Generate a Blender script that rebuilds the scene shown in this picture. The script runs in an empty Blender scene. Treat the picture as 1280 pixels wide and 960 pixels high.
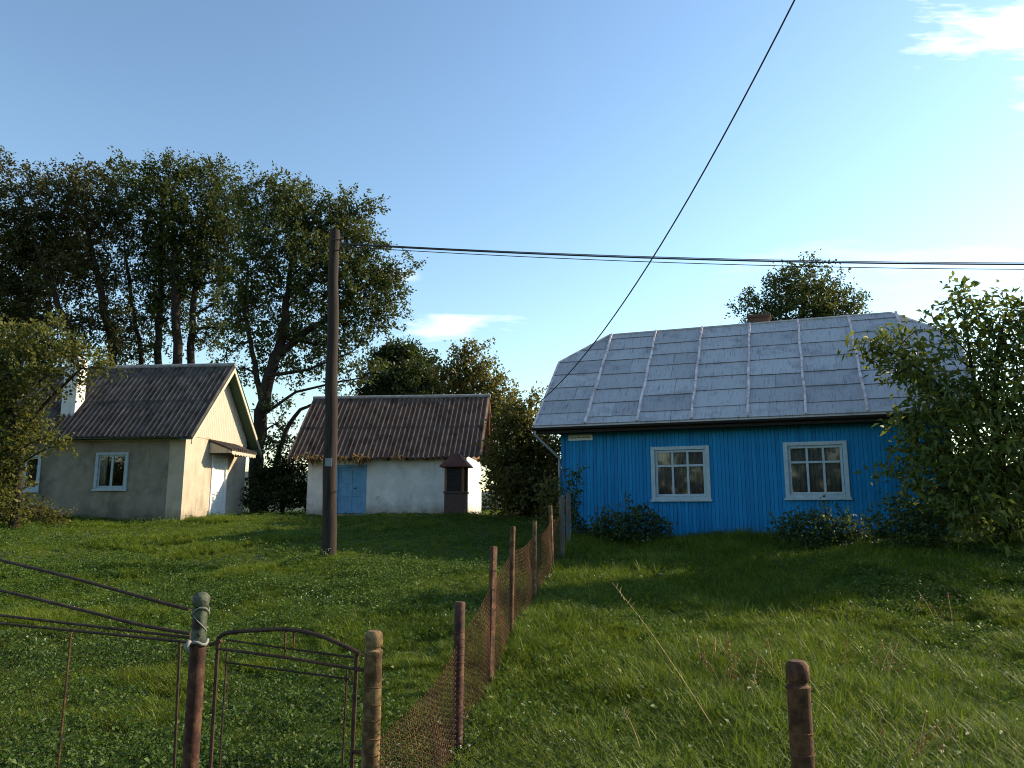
import bpy, math, random
import numpy as np
from mathutils import Vector, Matrix
R = math.radians
sc = bpy.context.scene
COL = sc.collection
# ------------------------------------------------------------------ camera
F, CX, CY = 970.0, 640.0, 480.0
CZ = 1.95
PITCH = math.atan(165 / F)
cam_d = bpy.data.cameras.new("camera"); cam = bpy.data.objects.new("camera", cam_d); COL.objects.link(cam)
cam.location = (0, 0, CZ); cam.rotation_euler = (R(90) + PITCH, 0, 0)
cam_d.sensor_width = 36; cam_d.lens = 36 * F / 1280; cam_d.clip_start = .05; cam_d.clip_end = 6000
sc.camera = cam
# ------------------------------------------------------------------ light
SUN_AZ, SUN_EL = 71.0, 27.5          # degrees right of straight ahead, above the horizon
SUN_STRENGTH, SKY_STRENGTH, EXPOSURE = 4.5, 0.122, 1.0
sd = Vector((math.sin(R(SUN_AZ)) * math.cos(R(SUN_EL)), math.cos(R(SUN_AZ)) * math.cos(R(SUN_EL)), math.sin(R(SUN_EL))))
sl = bpy.data.lights.new("sun", 'SUN'); sun = bpy.data.objects.new("sun", sl); COL.objects.link(sun)
sl.energy = SUN_STRENGTH; sl.angle = R(.5); sl.color = (1, .83, .58)
sun.rotation_euler = sd.to_track_quat('Z', 'Y').to_euler(); sun.location = sd * 60
sc.view_settings.view_transform = 'Standard'; sc.view_settings.look = 'None'
sc.view_settings.exposure = EXPOSURE; sc.view_settings.gamma = 1; sc.view_settings.use_curve_mapping = False
sc.render.engine = 'CYCLES'
cy = sc.cycles
cy.max_bounces = 6; cy.diffuse_bounces = 3; cy.glossy_bounces = 2; cy.transmission_bounces = 5; cy.transparent_max_bounces = 8
cy.use_denoising = True; cy.denoising_prefilter = 'NONE'; cy.denoising_input_passes = 'RGB_ALBEDO_NORMAL'; cy.filter_width = 1.05; cy.sample_clamp_indirect = 6

def ray(px, py):
    h, v = (px - CX) / F, (CY - py) / F
    c, s = math.cos(PITCH), math.sin(PITCH)
    return Vector((h, c - v * s, s + v * c))
def P(px, py, Y):                    # point seen at a photo pixel, at world depth Y
    d = ray(px, py); return Vector((0, 0, CZ)) + d * (Y / d.y)
def hit(px, py, p0, n):              # point seen at a photo pixel on a real plane
    d = ray(px, py); o = Vector((0, 0, CZ)); return o + d * ((p0 - o).dot(n) / d.dot(n))

world = bpy.data.worlds.new("World"); sc.world = world; world.use_nodes = True
wt = world.node_tree; wt.nodes.clear()
def nd(t, typ, **kw):
    n = t.nodes.new(typ)
    for k, v in kw.items(): setattr(n, k, v)
    return n
def lk(t, a, b): t.links.new(a, b)
def mth(t, op, a, b=None, clamp=False):
    n = nd(t, 'ShaderNodeMath', operation=op, use_clamp=clamp)
    for i, x in enumerate((a, b)):
        if x is None: continue
        if isinstance(x, (int, float)): n.inputs[i].default_value = x
        else: lk(t, x, n.inputs[i])
    return n.outputs[0]
sky = nd(wt, 'ShaderNodeTexSky', sky_type='NISHITA'); sky.sun_disc = False
sky.sun_elevation = R(SUN_EL); sky.sun_rotation = R(SUN_AZ); sky.altitude = 300
sky.air_density = 1.5; sky.dust_density = .45; sky.ozone_density = 3
tcw = nd(wt, 'ShaderNodeTexCoord'); sep = nd(wt, 'ShaderNodeSeparateXYZ'); lk(wt, tcw.outputs['Generated'], sep.inputs[0])
yy = mth(wt, 'MAXIMUM', sep.outputs[1], .02)
uu = mth(wt, 'DIVIDE', sep.outputs[0], yy); ww = mth(wt, 'DIVIDE', sep.outputs[2], yy)
comb = nd(wt, 'ShaderNodeCombineXYZ'); lk(wt, uu, comb.inputs[0]); lk(wt, mth(wt, 'MULTIPLY', ww, 4.5), comb.inputs[1])
cn = nd(wt, 'ShaderNodeTexNoise'); cn.inputs['Scale'].default_value = 8; cn.inputs['Detail'].default_value = 7; cn.inputs['Roughness'].default_value = .6
lk(wt, comb.outputs[0], cn.inputs['Vector'])
def cloud(px, py, rx, ry, hard, amp):
    d = ray(px, py); u0, w0 = d.x / d.y, d.z / d.y
    a = mth(wt, 'POWER', mth(wt, 'ABSOLUTE', mth(wt, 'DIVIDE', mth(wt, 'SUBTRACT', uu, u0), rx / F)), 2)
    b = mth(wt, 'POWER', mth(wt, 'ABSOLUTE', mth(wt, 'DIVIDE', mth(wt, 'SUBTRACT', ww, w0), ry / F)), 2)
    q = mth(wt, 'SUBTRACT', 1, mth(wt, 'SQRT', mth(wt, 'ADD', a, b)))
    q = mth(wt, 'ADD', q, mth(wt, 'MULTIPLY', mth(wt, 'SUBTRACT', cn.outputs['Fac'], .5), 3.4))
    return mth(wt, 'MULTIPLY', mth(wt, 'MULTIPLY', q, hard, True), amp)
m = cloud(572, 412, 78, 20, 1.3, .62)
for args in ((1260, 40, 130, 52, 1.0, .9), (1400, 110, 150, 50, 1.0, .8), (500, 345, 40, 12, 1, .35), (1150, 330, 260, 30, .9, .25)):
    m = mth(wt, 'MAXIMUM', m, cloud(*args))
hs = nd(wt, 'ShaderNodeHueSaturation'); hs.inputs['Saturation'].default_value = .85; hs.inputs['Hue'].default_value = .495; lk(wt, sky.outputs[0], hs.inputs['Color'])
gm = nd(wt, 'ShaderNodeGamma'); gm.inputs[1].default_value = 1.4     # crisp phone-camera sky: deeper blue away from the sun
sc1 = nd(wt, 'ShaderNodeVectorMath', operation='SCALE'); sc1.inputs['Scale'].default_value = 1 / 5; lk(wt, hs.outputs[0], sc1.inputs[0])
lk(wt, sc1.outputs[0], gm.inputs[0])
sc2 = nd(wt, 'ShaderNodeVectorMath', operation='SCALE'); sc2.inputs['Scale'].default_value = 5; lk(wt, gm.outputs[0], sc2.inputs[0])
mixc = nd(wt, 'ShaderNodeMix', data_type='RGBA')
lk(wt, m, mixc.inputs['Factor']); lk(wt, sc2.outputs[0], mixc.inputs[6]); mixc.inputs[7].default_value = (6.6, 6.7, 6.9, 1)
bg = nd(wt, 'ShaderNodeBackground'); bg.inputs['Strength'].default_value = SKY_STRENGTH
lk(wt, mixc.outputs[2], bg.inputs['Color'])
wo = nd(wt, 'ShaderNodeOutputWorld'); lk(wt, bg.outputs[0], wo.inputs['Surface'])

# ------------------------------------------------------------------ materials
def ramp(t, fac, stops):
    r = nd(t, 'ShaderNodeValToRGB'); e = r.color_ramp.elements
    while len(e) < len(stops): e.new(.5)
    for el, (p, c) in zip(e, stops): el.position = p; el.color = (*c, 1)
    lk(t, fac, r.inputs[0]); return r.outputs[0]
def noise(t, scale, detail=5, rough=.6, vec=None, stretch=None, coord='Object'):
    n = nd(t, 'ShaderNodeTexNoise'); n.inputs['Scale'].default_value = scale
    n.inputs['Detail'].default_value = detail; n.inputs['Roughness'].default_value = rough
    tc = nd(t, 'ShaderNodeTexCoord'); v = tc.outputs[coord]
    if stretch:
        mp = nd(t, 'ShaderNodeMapping'); mp.inputs['Scale'].default_value = stretch; lk(t, v, mp.inputs[0]); v = mp.outputs[0]
    lk(t, v, n.inputs['Vector']); return n.outputs['Fac']
def mixcol(t, fac, a, b, mode='MIX'):
    n = nd(t, 'ShaderNodeMix', data_type='RGBA', blend_type=mode)
    for s, x in ((n.inputs['Factor'], fac), (n.inputs[6], a), (n.inputs[7], b)):
        if isinstance(x, (int, float)): s.default_value = x
        elif isinstance(x, tuple): s.default_value = (*x, 1)
        else: lk(t, x, s)
    return n.outputs[2]
def newmat(name):
    m = bpy.data.materials.new(name); m.use_nodes = True; t = m.node_tree
    b = t.nodes['Principled BSDF']; return m, t, b
def mat(name, stops, scale=3, rough=.8, metal=0, bump=.0, bscale=40, stretch=None, stain=None, spec=.3, splash=None):
    """stain = (colour, scale, lo, hi, stretch)"""
    m, t, b = newmat(name)
    c = ramp(t, noise(t, scale, stretch=stretch), stops)
    if splash:
        sx_ = nd(t, 'ShaderNodeSeparateXYZ'); tc_ = nd(t, 'ShaderNodeTexCoord'); lk(t, tc_.outputs['Object'], sx_.inputs[0])
        hgt_ = mth(t, 'ADD', sx_.outputs[2], mth(t, 'MULTIPLY', noise(t, 2.6, 6, .7), -.9))
        c = mixcol(t, mth(t, 'MULTIPLY', mth(t, 'SUBTRACT', .12, hgt_), 2.2, True), c, splash)
        c = mixcol(t, mth(t, 'MULTIPLY', mth(t, 'SUBTRACT', noise(t, 2.2, 7, .7, stretch=(2.2, 2.2, .35)), .57), 3.5, True), c, splash)
    if stain:
        col, s2, lo, hi, st = stain
        mr = nd(t, 'ShaderNodeMapRange'); mr.inputs['From Min'].default_value = lo; mr.inputs['From Max'].default_value = hi
        lk(t, noise(t, s2, 6, .65, stretch=st), mr.inputs['Value'])
        c = mixcol(t, mr.outputs[0], c, col)
    lk(t, c, b.inputs['Base Color'])
    b.inputs['Roughness'].default_value = rough; b.inputs['Metallic'].default_value = metal
    b.inputs['Specular IOR Level'].default_value = spec
    if bump:
        bp = nd(t, 'ShaderNodeBump'); bp.inputs['Strength'].default_value = bump; bp.inputs['Distance'].default_value = .02
        lk(t, noise(t, bscale, 6, .65, stretch=stretch), bp.inputs['Height']); lk(t, bp.outputs[0], b.inputs['Normal'])
    return m
def leafmat(name, stops, trans=.35, patch=.5, pscale=.6, tint=(.25, .3, .03)):
    m, t, b = newmat(name)
    at = nd(t, 'ShaderNodeAttribute', attribute_name='rnd')
    g = nd(t, 'ShaderNodeNewGeometry')
    n = nd(t, 'ShaderNodeTexNoise'); n.inputs['Scale'].default_value = pscale; n.inputs['Detail'].default_value = 3
    lk(t, g.outputs['Position'], n.inputs['Vector'])
    f = mth(t, 'ADD', mth(t, 'MULTIPLY', at.outputs['Fac'], 1 - patch), mth(t, 'MULTIPLY', n.outputs['Fac'], patch), True)
    c = ramp(t, f, stops)
    lk(t, c, b.inputs['Base Color']); b.inputs['Roughness'].default_value = .55; b.inputs['Specular IOR Level'].default_value = .25
    tr = nd(t, 'ShaderNodeBsdfTranslucent'); lk(t, mixcol(t, .35, c, tint), tr.inputs['Color'])
    mx = nd(t, 'ShaderNodeMixShader'); mx.inputs[0].default_value = trans
    lk(t, b.outputs[0], mx.inputs[1]); lk(t, tr.outputs[0], mx.inputs[2])
    lk(t, mx.outputs[0], t.nodes['Material Output'].inputs['Surface']); return m

M = {}
M['bark'] = mat('bark', [(.3, (0.0125, 0.0090, 0.0065)), (.7, (0.0375, 0.0275, 0.0200))], 9, .95, bump=.8, bscale=14, stretch=(3, 3, .6))
M['pole'] = mat('pole_wood', [(.3, (.014, .010, .008)), (.7, (.045, .031, .024))], 5, .9, bump=.5, bscale=10, stretch=(8, 8, .35))
def blue_boards():
    m, t, b = newmat('blue_paint')
    at = nd(t, 'ShaderNodeAttribute', attribute_name='rnd')
    c = ramp(t, at.outputs['Fac'], [(0, (.002, .155, .37)), (.5, (.003, .18, .41)), (1, (.0042, .205, .45))])
    n1 = noise(t, 1.6, 6, .7, stretch=(5, 5, .35))
    c = mixcol(t, mth(t, 'MULTIPLY', mth(t, 'SUBTRACT', n1, .5), 3.0, True), c, (.004, .072, .16))
    n2 = noise(t, 3.1, 6, .75, stretch=(9, 9, .6))
    c = mixcol(t, mth(t, 'MULTIPLY', mth(t, 'SUBTRACT', n2, .62), 6, True), c, (.035, .2, .36))
    n3 = noise(t, 14, 5, .7, stretch=(2.5, 2.5, .7))
    c = mixcol(t, mth(t, 'MULTIPLY', mth(t, 'SUBTRACT', n3, .69), 12, True), c, (.06, .075, .085))
    lk(t, c, b.inputs['Base Color']); b.inputs['Roughness'].default_value = .6; b.inputs['Specular IOR Level'].default_value = .2
    bp = nd(t, 'ShaderNodeBump'); bp.inputs['Strength'].default_value = .3; bp.inputs['Distance'].default_value = .01
    lk(t, noise(t, 10, 6, stretch=(6, 6, .5)), bp.inputs['Height']); lk(t, bp.outputs[0], b.inputs['Normal']); return m
M['blue'] = blue_boards()
M['pale_paint'] = mat('pale_paint', [(.3, (.27, .36, .42)), (.7, (.40, .48, .52))], 8, .6, bump=.1, stain=((.3, .32, .33), 14, .6, .8, None))
M['white_paint'] = mat('white_paint', [(.3, (.66, .66, .64)), (.7, (.8, .8, .78))], 5, .6, stain=((.42, .4, .36), 6, .6, .85, (1, 1, .4)))
M['roof_metal'] = None
def roof_metal():
    m, t, b = newmat('roof_metal')
    at = nd(t, 'ShaderNodeAttribute', attribute_name='rnd')
    base = ramp(t, at.outputs['Fac'], [(0, (.36, .35, .35)), (1, (.49, .475, .475))])
    n1 = noise(t, 2.0, 6, .65)
    base = mixcol(t, mth(t, 'MULTIPLY', mth(t, 'SUBTRACT', n1, .52), 3.2, True), base, (.17, .165, .165))
    n2 = noise(t, 5, 7, .7, stretch=(6, .5, .5))
    base = mixcol(t, mth(t, 'MULTIPLY', mth(t, 'SUBTRACT', n2, .53), 5, True), base, (.095, .085, .095))
    n3 = noise(t, 9, 6, .75)
    base = mixcol(t, mth(t, 'MULTIPLY', mth(t, 'SUBTRACT', n3, .6), 4, True), base, (.5, .49, .5))
    lk(t, base, b.inputs['Base Color']); b.inputs['Roughness'].default_value = .55; b.inputs['Metallic'].default_value = .25
    bp = nd(t, 'ShaderNodeBump'); bp.inputs['Strength'].default_value = .25; bp.inputs['Distance'].default_value = .03
    lk(t, noise(t, 4, 3), bp.inputs['Height']); lk(t, bp.outputs[0], b.inputs['Normal']); return m
M['roof_metal'] = roof_metal()
M['seam'] = mat('rusty_lit_seam', [(.3, (.36, .24, .23)), (.6, (.72, .64, .63))], 6, .7, .1)  # rusty pink, paled in the colour to replace sunlight on the ribs
M['lap_line'] = mat('lap_line', [(.3, (.06, .055, .06)), (.62, (.2, .185, .19))], 6, .9)  # thin dark strip along the lower edge of each roof sheet
M['dark_wood'] = mat('dark_wood', [(.3, (.012, .010, .009)), (.7, (.035, .028, .024))], 6, .9, bump=.3, stretch=(1, 8, 8))
M['grey_wood'] = mat('grey_wood', [(.3, (.06, .052, .042)), (.7, (.16, .14, .115))], 5, .9, bump=.5, bscale=12, stretch=(8, 8, .5))
M['brown_wood'] = mat('brown_wood', [(.3, (.09, .045, .022)), (.7, (.24, .12, .06))], 5, .9, bump=.4, stretch=(5, 5, .6))
M['green_wood'] = mat('green_boards', [(.3, (.045, .08, .055)), (.7, (.09, .14, .1))], 4, .85, bump=.2, stretch=(8, 8, .6))
M['corr'] = mat('corrugated_sheet', [(.25, (.05, .041, .036)), (.75, (.135, .113, .1))], 3, .95, bump=.35, bscale=30,
                stain=((.025, .018, .015), 2.2, .5, .72, (1.6, 1, 1)), spec=.1)
M['corr_red'] = mat('corrugated_sheet_brown', [(.25, (.062, .040, .031)), (.75, (.155, .108, .087))], 3, .95, bump=.35, bscale=30,
                    stain=((.028, .016, .013), 2.2, .5, .72, (1.6, 1, 1)), spec=.1)
M['ridge'] = mat('ridge_cap', [(.3, (.16, .15, .15)), (.7, (.3, .29, .29))], 5, .9)
M['plaster'] = mat('plaster', [(.25, (.38, .315, .23)), (.75, (.52, .445, .34))], 1.6, .95, bump=.25, bscale=60,
                   stain=((.2, .17, .135), 1.3, .52, .8, (1, 1, .8)), splash=(.2, .165, .12))
M['plaster_dark'] = mat('plaster_rough', [(.3, (.2, .18, .14)), (.7, (.29, .265, .21))], 3, .97, bump=.7, bscale=50, stain=((.11, .1, .08), 1.2, .5, .75, None), splash=(.105, .095, .072))
M['gable'] = mat('gable_boards', [(.3, (0.3800, 0.3420, 0.2660)), (.7, (0.5225, 0.4750, 0.3800))], 5, .85, bump=.3, stretch=(9, 9, .5), stain=((.24, .2, .15), 3, .56, .75, (9, 9, .5)))
M['lime'] = mat('limewash', [(.3, (.52, .51, .485)), (.7, (.72, .71, .68))], 2, .95, bump=.3, bscale=16, stain=((.22, .215, .19), 1.8, .6, .8, (1, 1, 1.4)), splash=(.3, .28, .235))
M['blue_door'] = mat('blue_door_paint', [(.3, (.09, .24, .40)), (.7, (.15, .33, .5))], 4, .65, bump=.15, stain=((.07, .13, .18), 5, .58, .75, (4, 4, .5)))
M['brick'] = None
def brick():
    m, t, b = newmat('old_brick')
    br = nd(t, 'ShaderNodeTexBrick'); tc = nd(t, 'ShaderNodeTexCoord')
    mp = nd(t, 'ShaderNodeMapping'); mp.inputs['Rotation'].default_value = (R(90), 0, 0)
    lk(t, tc.outputs['Object'], mp.inputs[0]); lk(t, mp.outputs[0], br.inputs['Vector'])
    br.inputs['Color1'].default_value = (.095, .042, .03, 1); br.inputs['Color2'].default_value = (.06, .03, .022, 1)
    br.inputs['Mortar'].default_value = (.11, .09, .075, 1); br.inputs['Scale'].default_value = 4; br.inputs['Mortar Size'].default_value = .015
    c = mixcol(t, mth(t, 'MULTIPLY', noise(t, 6), .7), br.outputs[0], (.06, .04, .03))
    lk(t, c, b.inputs['Base Color']); b.inputs['Roughness'].default_value = .9; return m
M['brick'] = brick()
M['red_tin'] = mat('red_tin', [(.3, (.06, .02, .014)), (.7, (.13, .045, .032))], 5, .7, .1)
M['rust'] = mat('rusty_iron', [(.2, (.018, .009, .006)), (.45, (.065, .03, .016)), (.62, (.15, .075, .038)), (.8, (.03, .016, .01))], 14, .85, .15, bump=.3, bscale=60, spec=.3)
M['rust_red'] = mat('red_primer_iron', [(.25, (.014, .007, .005)), (.48, (.052, .019, .012)), (.6, (.105, .052, .03)), (.8, (.025, .012, .008))], 12, .75, .1, bump=.25, bscale=60)
M['rust_ochre'] = mat('ochre_rust_iron', [(.2, (.025, .014, .008)), (.45, (.095, .055, .025)), (.6, (.24, .16, .075)), (.75, (.05, .027, .013))], 12, .85, .1, bump=.3, bscale=60)
M['iron'] = mat('dark_iron', [(.3, (.02, .014, .012)), (.7, (.09, .05, .036))], 20, .7, .4, bump=.2, bscale=70)
M['green_iron'] = mat('pale_green_iron', [(.3, (.02, .024, .016)), (.45, (.05, .062, .038)), (.53, (.09, .11, .07)), (.6, (.03, .02, .014))], 12, .7, .1, bump=.2)
M['mesh_rust'] = mat('rusty_wire', [(.3, (.045, .022, .011)), (.7, (.17, .08, .034))], 3, .9, .1)
M['mesh_dark'] = mat('dark_wire', [(.3, (.010, .007, .006)), (.7, (.03, .02, .014))], 3, .8, .2)
M['cable'] = mat('cable', [(.3, (.018, .018, .02)), (.7, (.035, .035, .04))], 5, .6)
M['twine'] = mat('pale_twine', [(.3, (.14, .15, .14)), (.7, (.28, .275, .25))], 30, .9)
M['plate'] = mat('enamel_plate', [(.3, (.5, .54, .55)), (.7, (.68, .7, .7))], 20, .5, stain=((.2, .17, .14), 18, .6, .7, None))
M['plate_mark'] = mat('plate_marks', [(.3, (.06, .08, .1)), (.7, (.12, .14, .16))], 20, .6)
M['zinc'] = mat('zinc', [(.3, (.15, .17, .19)), (.7, (.27, .29, .31))], 6, .55, .4)
M['curtain'] = mat('net_curtain', [(.3, (.15, .14, .135)), (.7, (.33, .31, .295))], 9, .95, stretch=(6, 6, .7))
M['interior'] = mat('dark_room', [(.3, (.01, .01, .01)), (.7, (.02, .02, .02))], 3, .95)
M['straw'] = mat('dry_straw', [(.3, (.3, .2, .08)), (.7, (.5, .36, .17))], 6, .9)
M['hill'] = mat('far_hill', [(.35, (.02, .035, .028)), (.65, (.045, .06, .04))], .05, 1)
def glassmat():
    m, t, b = newmat('window_glass'); b.inputs['Base Color'].default_value = (.02, .025, .03, 1)
    b.inputs['Roughness'].default_value = .06
    tr = nd(t, 'ShaderNodeBsdfTransparent'); tr.inputs[0].default_value = (.8, .82, .82, 1); gl = nd(t, 'ShaderNodeBsdfGlossy'); gl.inputs['Roughness'].default_value = .04
    fr = nd(t, 'ShaderNodeFresnel'); fr.inputs[0].default_value = 1.5
    mx = nd(t, 'ShaderNodeMixShader'); lk(t, mth(t, 'MULTIPLY', fr.outputs[0], 1.0, True), mx.inputs[0]); lk(t, tr.outputs[0], mx.inputs[1]); lk(t, gl.outputs[0], mx.inputs[2])
    lk(t, mx.outputs[0], t.nodes['Material Output'].inputs['Surface']); return m
M['glass'] = glassmat()
# leaves
M['lf_big'] = leafmat('leaf_dark_green', [(.15, (0.0136, 0.0286, 0.0068)), (.5, (0.0286, 0.0510, 0.0095)), (.75, (0.0578, 0.0714, 0.0122)), (.95, (0.1020, 0.0782, 0.0163))], .35, .5, .35, (.2, .2, .03))
M['lf_rusty'] = leafmat('leaf_rusty_green', [(.15, (0.0150, 0.0272, 0.0068)), (.5, (0.0326, 0.0449, 0.0095)), (.75, (0.0646, 0.0578, 0.0136)), (.95, (0.1088, 0.0578, 0.0170))], .35, .55, .35, (.25, .16, .03))
M['lf_apple'] = leafmat('leaf_olive', [(.15, (0.0280, 0.0400, 0.0096)), (.5, (0.0680, 0.0800, 0.0160)), (.8, (0.1360, 0.1240, 0.0240)), (.97, (0.1760, 0.1200, 0.0320))], .4, .5, .8, (.3, .3, .04))
M['lf_walnut'] = leafmat('leaf_walnut', [(.15, (0.0382, 0.0638, 0.0127)), (.5, (0.0808, 0.1148, 0.0204)), (.8, (0.1360, 0.1445, 0.0272)), (.97, (0.1870, 0.1530, 0.0340))], .38, .45, .7, (.3, .32, .04))
M['lf_dense'] = leafmat('leaf_deep_green', [(.2, (0.0135, 0.0270, 0.0090)), (.6, (0.0270, 0.0465, 0.0135)), (.95, (0.0525, 0.0638, 0.0150))], .3, .5, .5, (.15, .2, .03))
M['lf_yellow'] = leafmat('leaf_yellow_green', [(.15, (0.0340, 0.0425, 0.0119)), (.5, (0.0723, 0.0748, 0.0170)), (.8, (0.1445, 0.1105, 0.0255)), (.97, (0.2040, 0.1105, 0.0340))], .4, .5, .5, (.3, .27, .04))
M['lf_bush'] = leafmat('leaf_bush', [(.2, (.022, .042, .014)), (.6, (.045, .075, .022)), (.95, (.1, .12, .03))], .3, .4, 1.2, (.2, .25, .03))
M['gr'] = leafmat('grass_blades', [(.15, (.024, .052, .005)), (.4, (.068, .122, .009)), (.6, (.15, .205, .014)), (.8, (.24, .245, .024)), (.97, (.32, .24, .06))], .35, .5, .7, (.22, .3, .02))
M['weed'] = leafmat('weed_leaves', [(.15, (.018, .046, .008)), (.5, (.046, .095, .013)), (.85, (.11, .16, .024)), (.97, (.17, .2, .045))], .3, .5, .8, (.2, .3, .03))
M['dry'] = leafmat('dry_leaves', [(.15, (.10, .06, .022)), (.6, (.2, .125, .045)), (.95, (.3, .21, .085))], .3, .3, 2, (.4, .25, .06))
M['dock'] = leafmat('dock_seed', [(.2, (.1, .04, .018)), (.8, (.2, .09, .035))], .2, .3, 2, (.3, .12, .04))
M['petal'] = leafmat('petals', [(.2, (.55, .55, .5)), (.9, (.75, .75, .7))], .3, .2, 1, (.6, .6, .5))

# ------------------------------------------------------------------ mesh helpers
def tag(o, label=None, cat=None, group=None, kind=None):
    for k, v in (('label', label), ('category', cat), ('group', group), ('kind', kind)):
        if v: o[k] = v
    return o
def thing(name, label, cat, loc, rz=0, group=None):
    o = bpy.data.objects.new(name, None); COL.objects.link(o); o.empty_display_size = .2
    o.location = loc; o.rotation_euler = (0, 0, rz); return tag(o, label, cat, group)
class MB:
    def __init__(s): s.v = []; s.f = []; s.m = []; s.rnd = []
    def add(s, vs, fs, m=0, rnd=0.0):
        b = len(s.v); s.v += [tuple(v) for v in vs]; s.f += [[b + i for i in f] for f in fs]; s.m += [m] * len(fs); s.rnd += [rnd] * len(vs); return s
    def box(s, x0, x1, y0, y1, z0, z1, m=0, X=None):
        vs = [Vector((x, y, z)) for z in (z0, z1) for y in (y0, y1) for x in (x0, x1)]
        if X is not None: vs = [X @ v for v in vs]
        return s.add(vs, [(0, 2, 3, 1), (4, 5, 7, 6), (0, 1, 5, 4), (2, 6, 7, 3), (0, 4, 6, 2), (1, 3, 7, 5)], m)
    def tube(s, pts, rad, n=8, m=0, caps=True):
        pts = [Vector(p) for p in pts]
        if isinstance(rad, (int, float)): rad = [rad] * len(pts)
        rings = []; up = None
        for i, p in enumerate(pts):
            d = (pts[min(i + 1, len(pts) - 1)] - pts[max(i - 1, 0)])
            if d.length < 1e-9: d = Vector((0, 0, 1))
            d.normalize()
            if up is None: up = d.orthogonal().normalized()
            up = (up - d * up.dot(d));
            up = up.normalized() if up.length > 1e-6 else d.orthogonal().normalized()
            w = d.cross(up)
            rings.append([p + (up * math.cos(2 * math.pi * k / n) + w * math.sin(2 * math.pi * k / n)) * rad[i] for k in range(n)])
        vs = [v for r in rings for v in r]; fs = []
        for i in range(len(pts) - 1):
            for k in range(n):
                k2 = (k + 1) % n; fs.append((i * n + k, i * n + k2, (i + 1) * n + k2, (i + 1) * n + k))
        if caps: fs.append(tuple(reversed(range(n)))); fs.append(tuple((len(pts) - 1) * n + k for k in range(n)))
        return s.add(vs, fs, m)
    def prism(s, poly, d, m=0, rnd=0.0):     # poly: list of points, extruded by vector d
        n = len(poly); a = [Vector(p) for p in poly]; b = [p + Vector(d) for p in a]
        return s.add(a + b, [tuple(range(n)), tuple(reversed(range(n, 2 * n)))] + [((i + 1) % n, i, n + i, n + (i + 1) % n) for i in range(n)], m, rnd)
    def build(s, name, mats, parent=None, smooth=False, bevel=0, solid=0, loc=None):
        me = bpy.data.meshes.new(name); me.from_pydata(s.v, [], s.f)
        for mm in (mats if isinstance(mats, (list, tuple)) else [mats]): me.materials.append(mm)
        me.polygons.foreach_set('material_index', s.m)
        a = me.attributes.new('rnd', 'FLOAT', 'POINT'); a.data.foreach_set('value', s.rnd)
        if smooth: me.polygons.foreach_set('use_smooth', [True] * len(s.f))
        me.update(); o = bpy.data.objects.new(name, me); COL.objects.link(o)
        if smooth == 'auto':
            me.set_sharp_from_angle(angle=R(40))
        if parent: o.parent = parent
        if loc is not None: o.location = loc
        if bevel:
            b = o.modifiers.new('bevel', 'BEVEL'); b.width = bevel; b.segments = 2; b.limit_method = 'ANGLE'
        if solid:
            q = o.modifiers.new('solid', 'SOLIDIFY'); q.thickness = solid; q.offset = -1
        return o
def npmesh(name, V, Q, rnd, m, parent=None, smooth=False):
    me = bpy.data.meshes.new(name); nv, nq = len(V), len(Q); k = Q.shape[1]
    me.vertices.add(nv); me.vertices.foreach_set('co', V.astype(np.float32).ravel())
    me.loops.add(nq * k); me.loops.foreach_set('vertex_index', Q.astype(np.int32).ravel())
    me.polygons.add(nq); me.polygons.foreach_set('loop_start', np.arange(0, nq * k, k, dtype=np.int32))
    a = me.attributes.new('rnd', 'FLOAT', 'POINT'); a.data.foreach_set('value', rnd.astype(np.float32))
    me.materials.append(m); me.update(calc_edges=True)
    o = bpy.data.objects.new(name, me); COL.objects.link(o)
    if parent: o.parent = parent
    return o
def unit(a): return a / np.maximum(np.linalg.norm(a, axis=1, keepdims=True), 1e-9)
def leafgeo(C, D, S, asp, rg, fold=.25, droop=0.0):
    """C base points, D directions, S lengths -> folded diamond leaves"""
    n = len(C); D = unit(D); rv = unit(rg.normal(size=(n, 3)))
    W = unit(np.cross(D, rv)); N = np.cross(W, D)
    L = S[:, None]; w = L * asp
    tip = C + D * L; tip[:, 2] -= droop * S
    mid = C + D * L * .45
    a = mid + W * w * .5 + N * w * fold * .5; b = mid - W * w * .5 + N * w * fold * .5
    V = np.stack([C, a, tip, b], 1).reshape(-1, 3)
    Q = (np.arange(n)[:, None] * 4 + np.array([0, 1, 2, 3])[None]); return V, Q

# ------------------------------------------------------------------ ground
GY = np.array([-80, -20, 0, 3, 7, 9, 12, 15, 18, 22, 27, 34, 60, 200, 3000.])
GZ = np.array([-2.3, -2.1, -1.97, -2.0, -2.0, -1.78, -1.46, -1.07, -.66, -.28, .04, .12, .1, .0, .0]) + CZ
def ground(x, y):
    x = np.asarray(x, float); y = np.asarray(y, float)
    z = sum(np.interp(y + o, GY, GZ) for o in (-1.5, -.75, 0, .75, 1.5)) / 5
    sm = lambda a, b, v: (lambda t: t * t * (3 - 2 * t))(np.clip((v - a) / (b - a), 0, 1))
    z = z + .34 * sm(2.5, 8, x) * sm(10.5, 14, y) * (1 - sm(24, 34, y))
    k = np.exp(-(np.hypot(x, y - 12) / 40) ** 2)
    return z + k * (.045 * np.sin(x * .9 + y * .6 + 1) + .035 * np.sin(x * 1.7 - y * 1.1) + .02 * np.sin(x * 3.1 + 2 * y))
def gz(x, y): return float(ground(x, y))
gx = np.concatenate([-np.geomspace(2500, 21, 34), np.linspace(-20, 20, 161), np.geomspace(21, 2500, 34)])
gy = np.concatenate([-np.geomspace(300, 1.2, 14), np.linspace(-1, 40, 165), np.geomspace(41, 4000, 40)])
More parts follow.
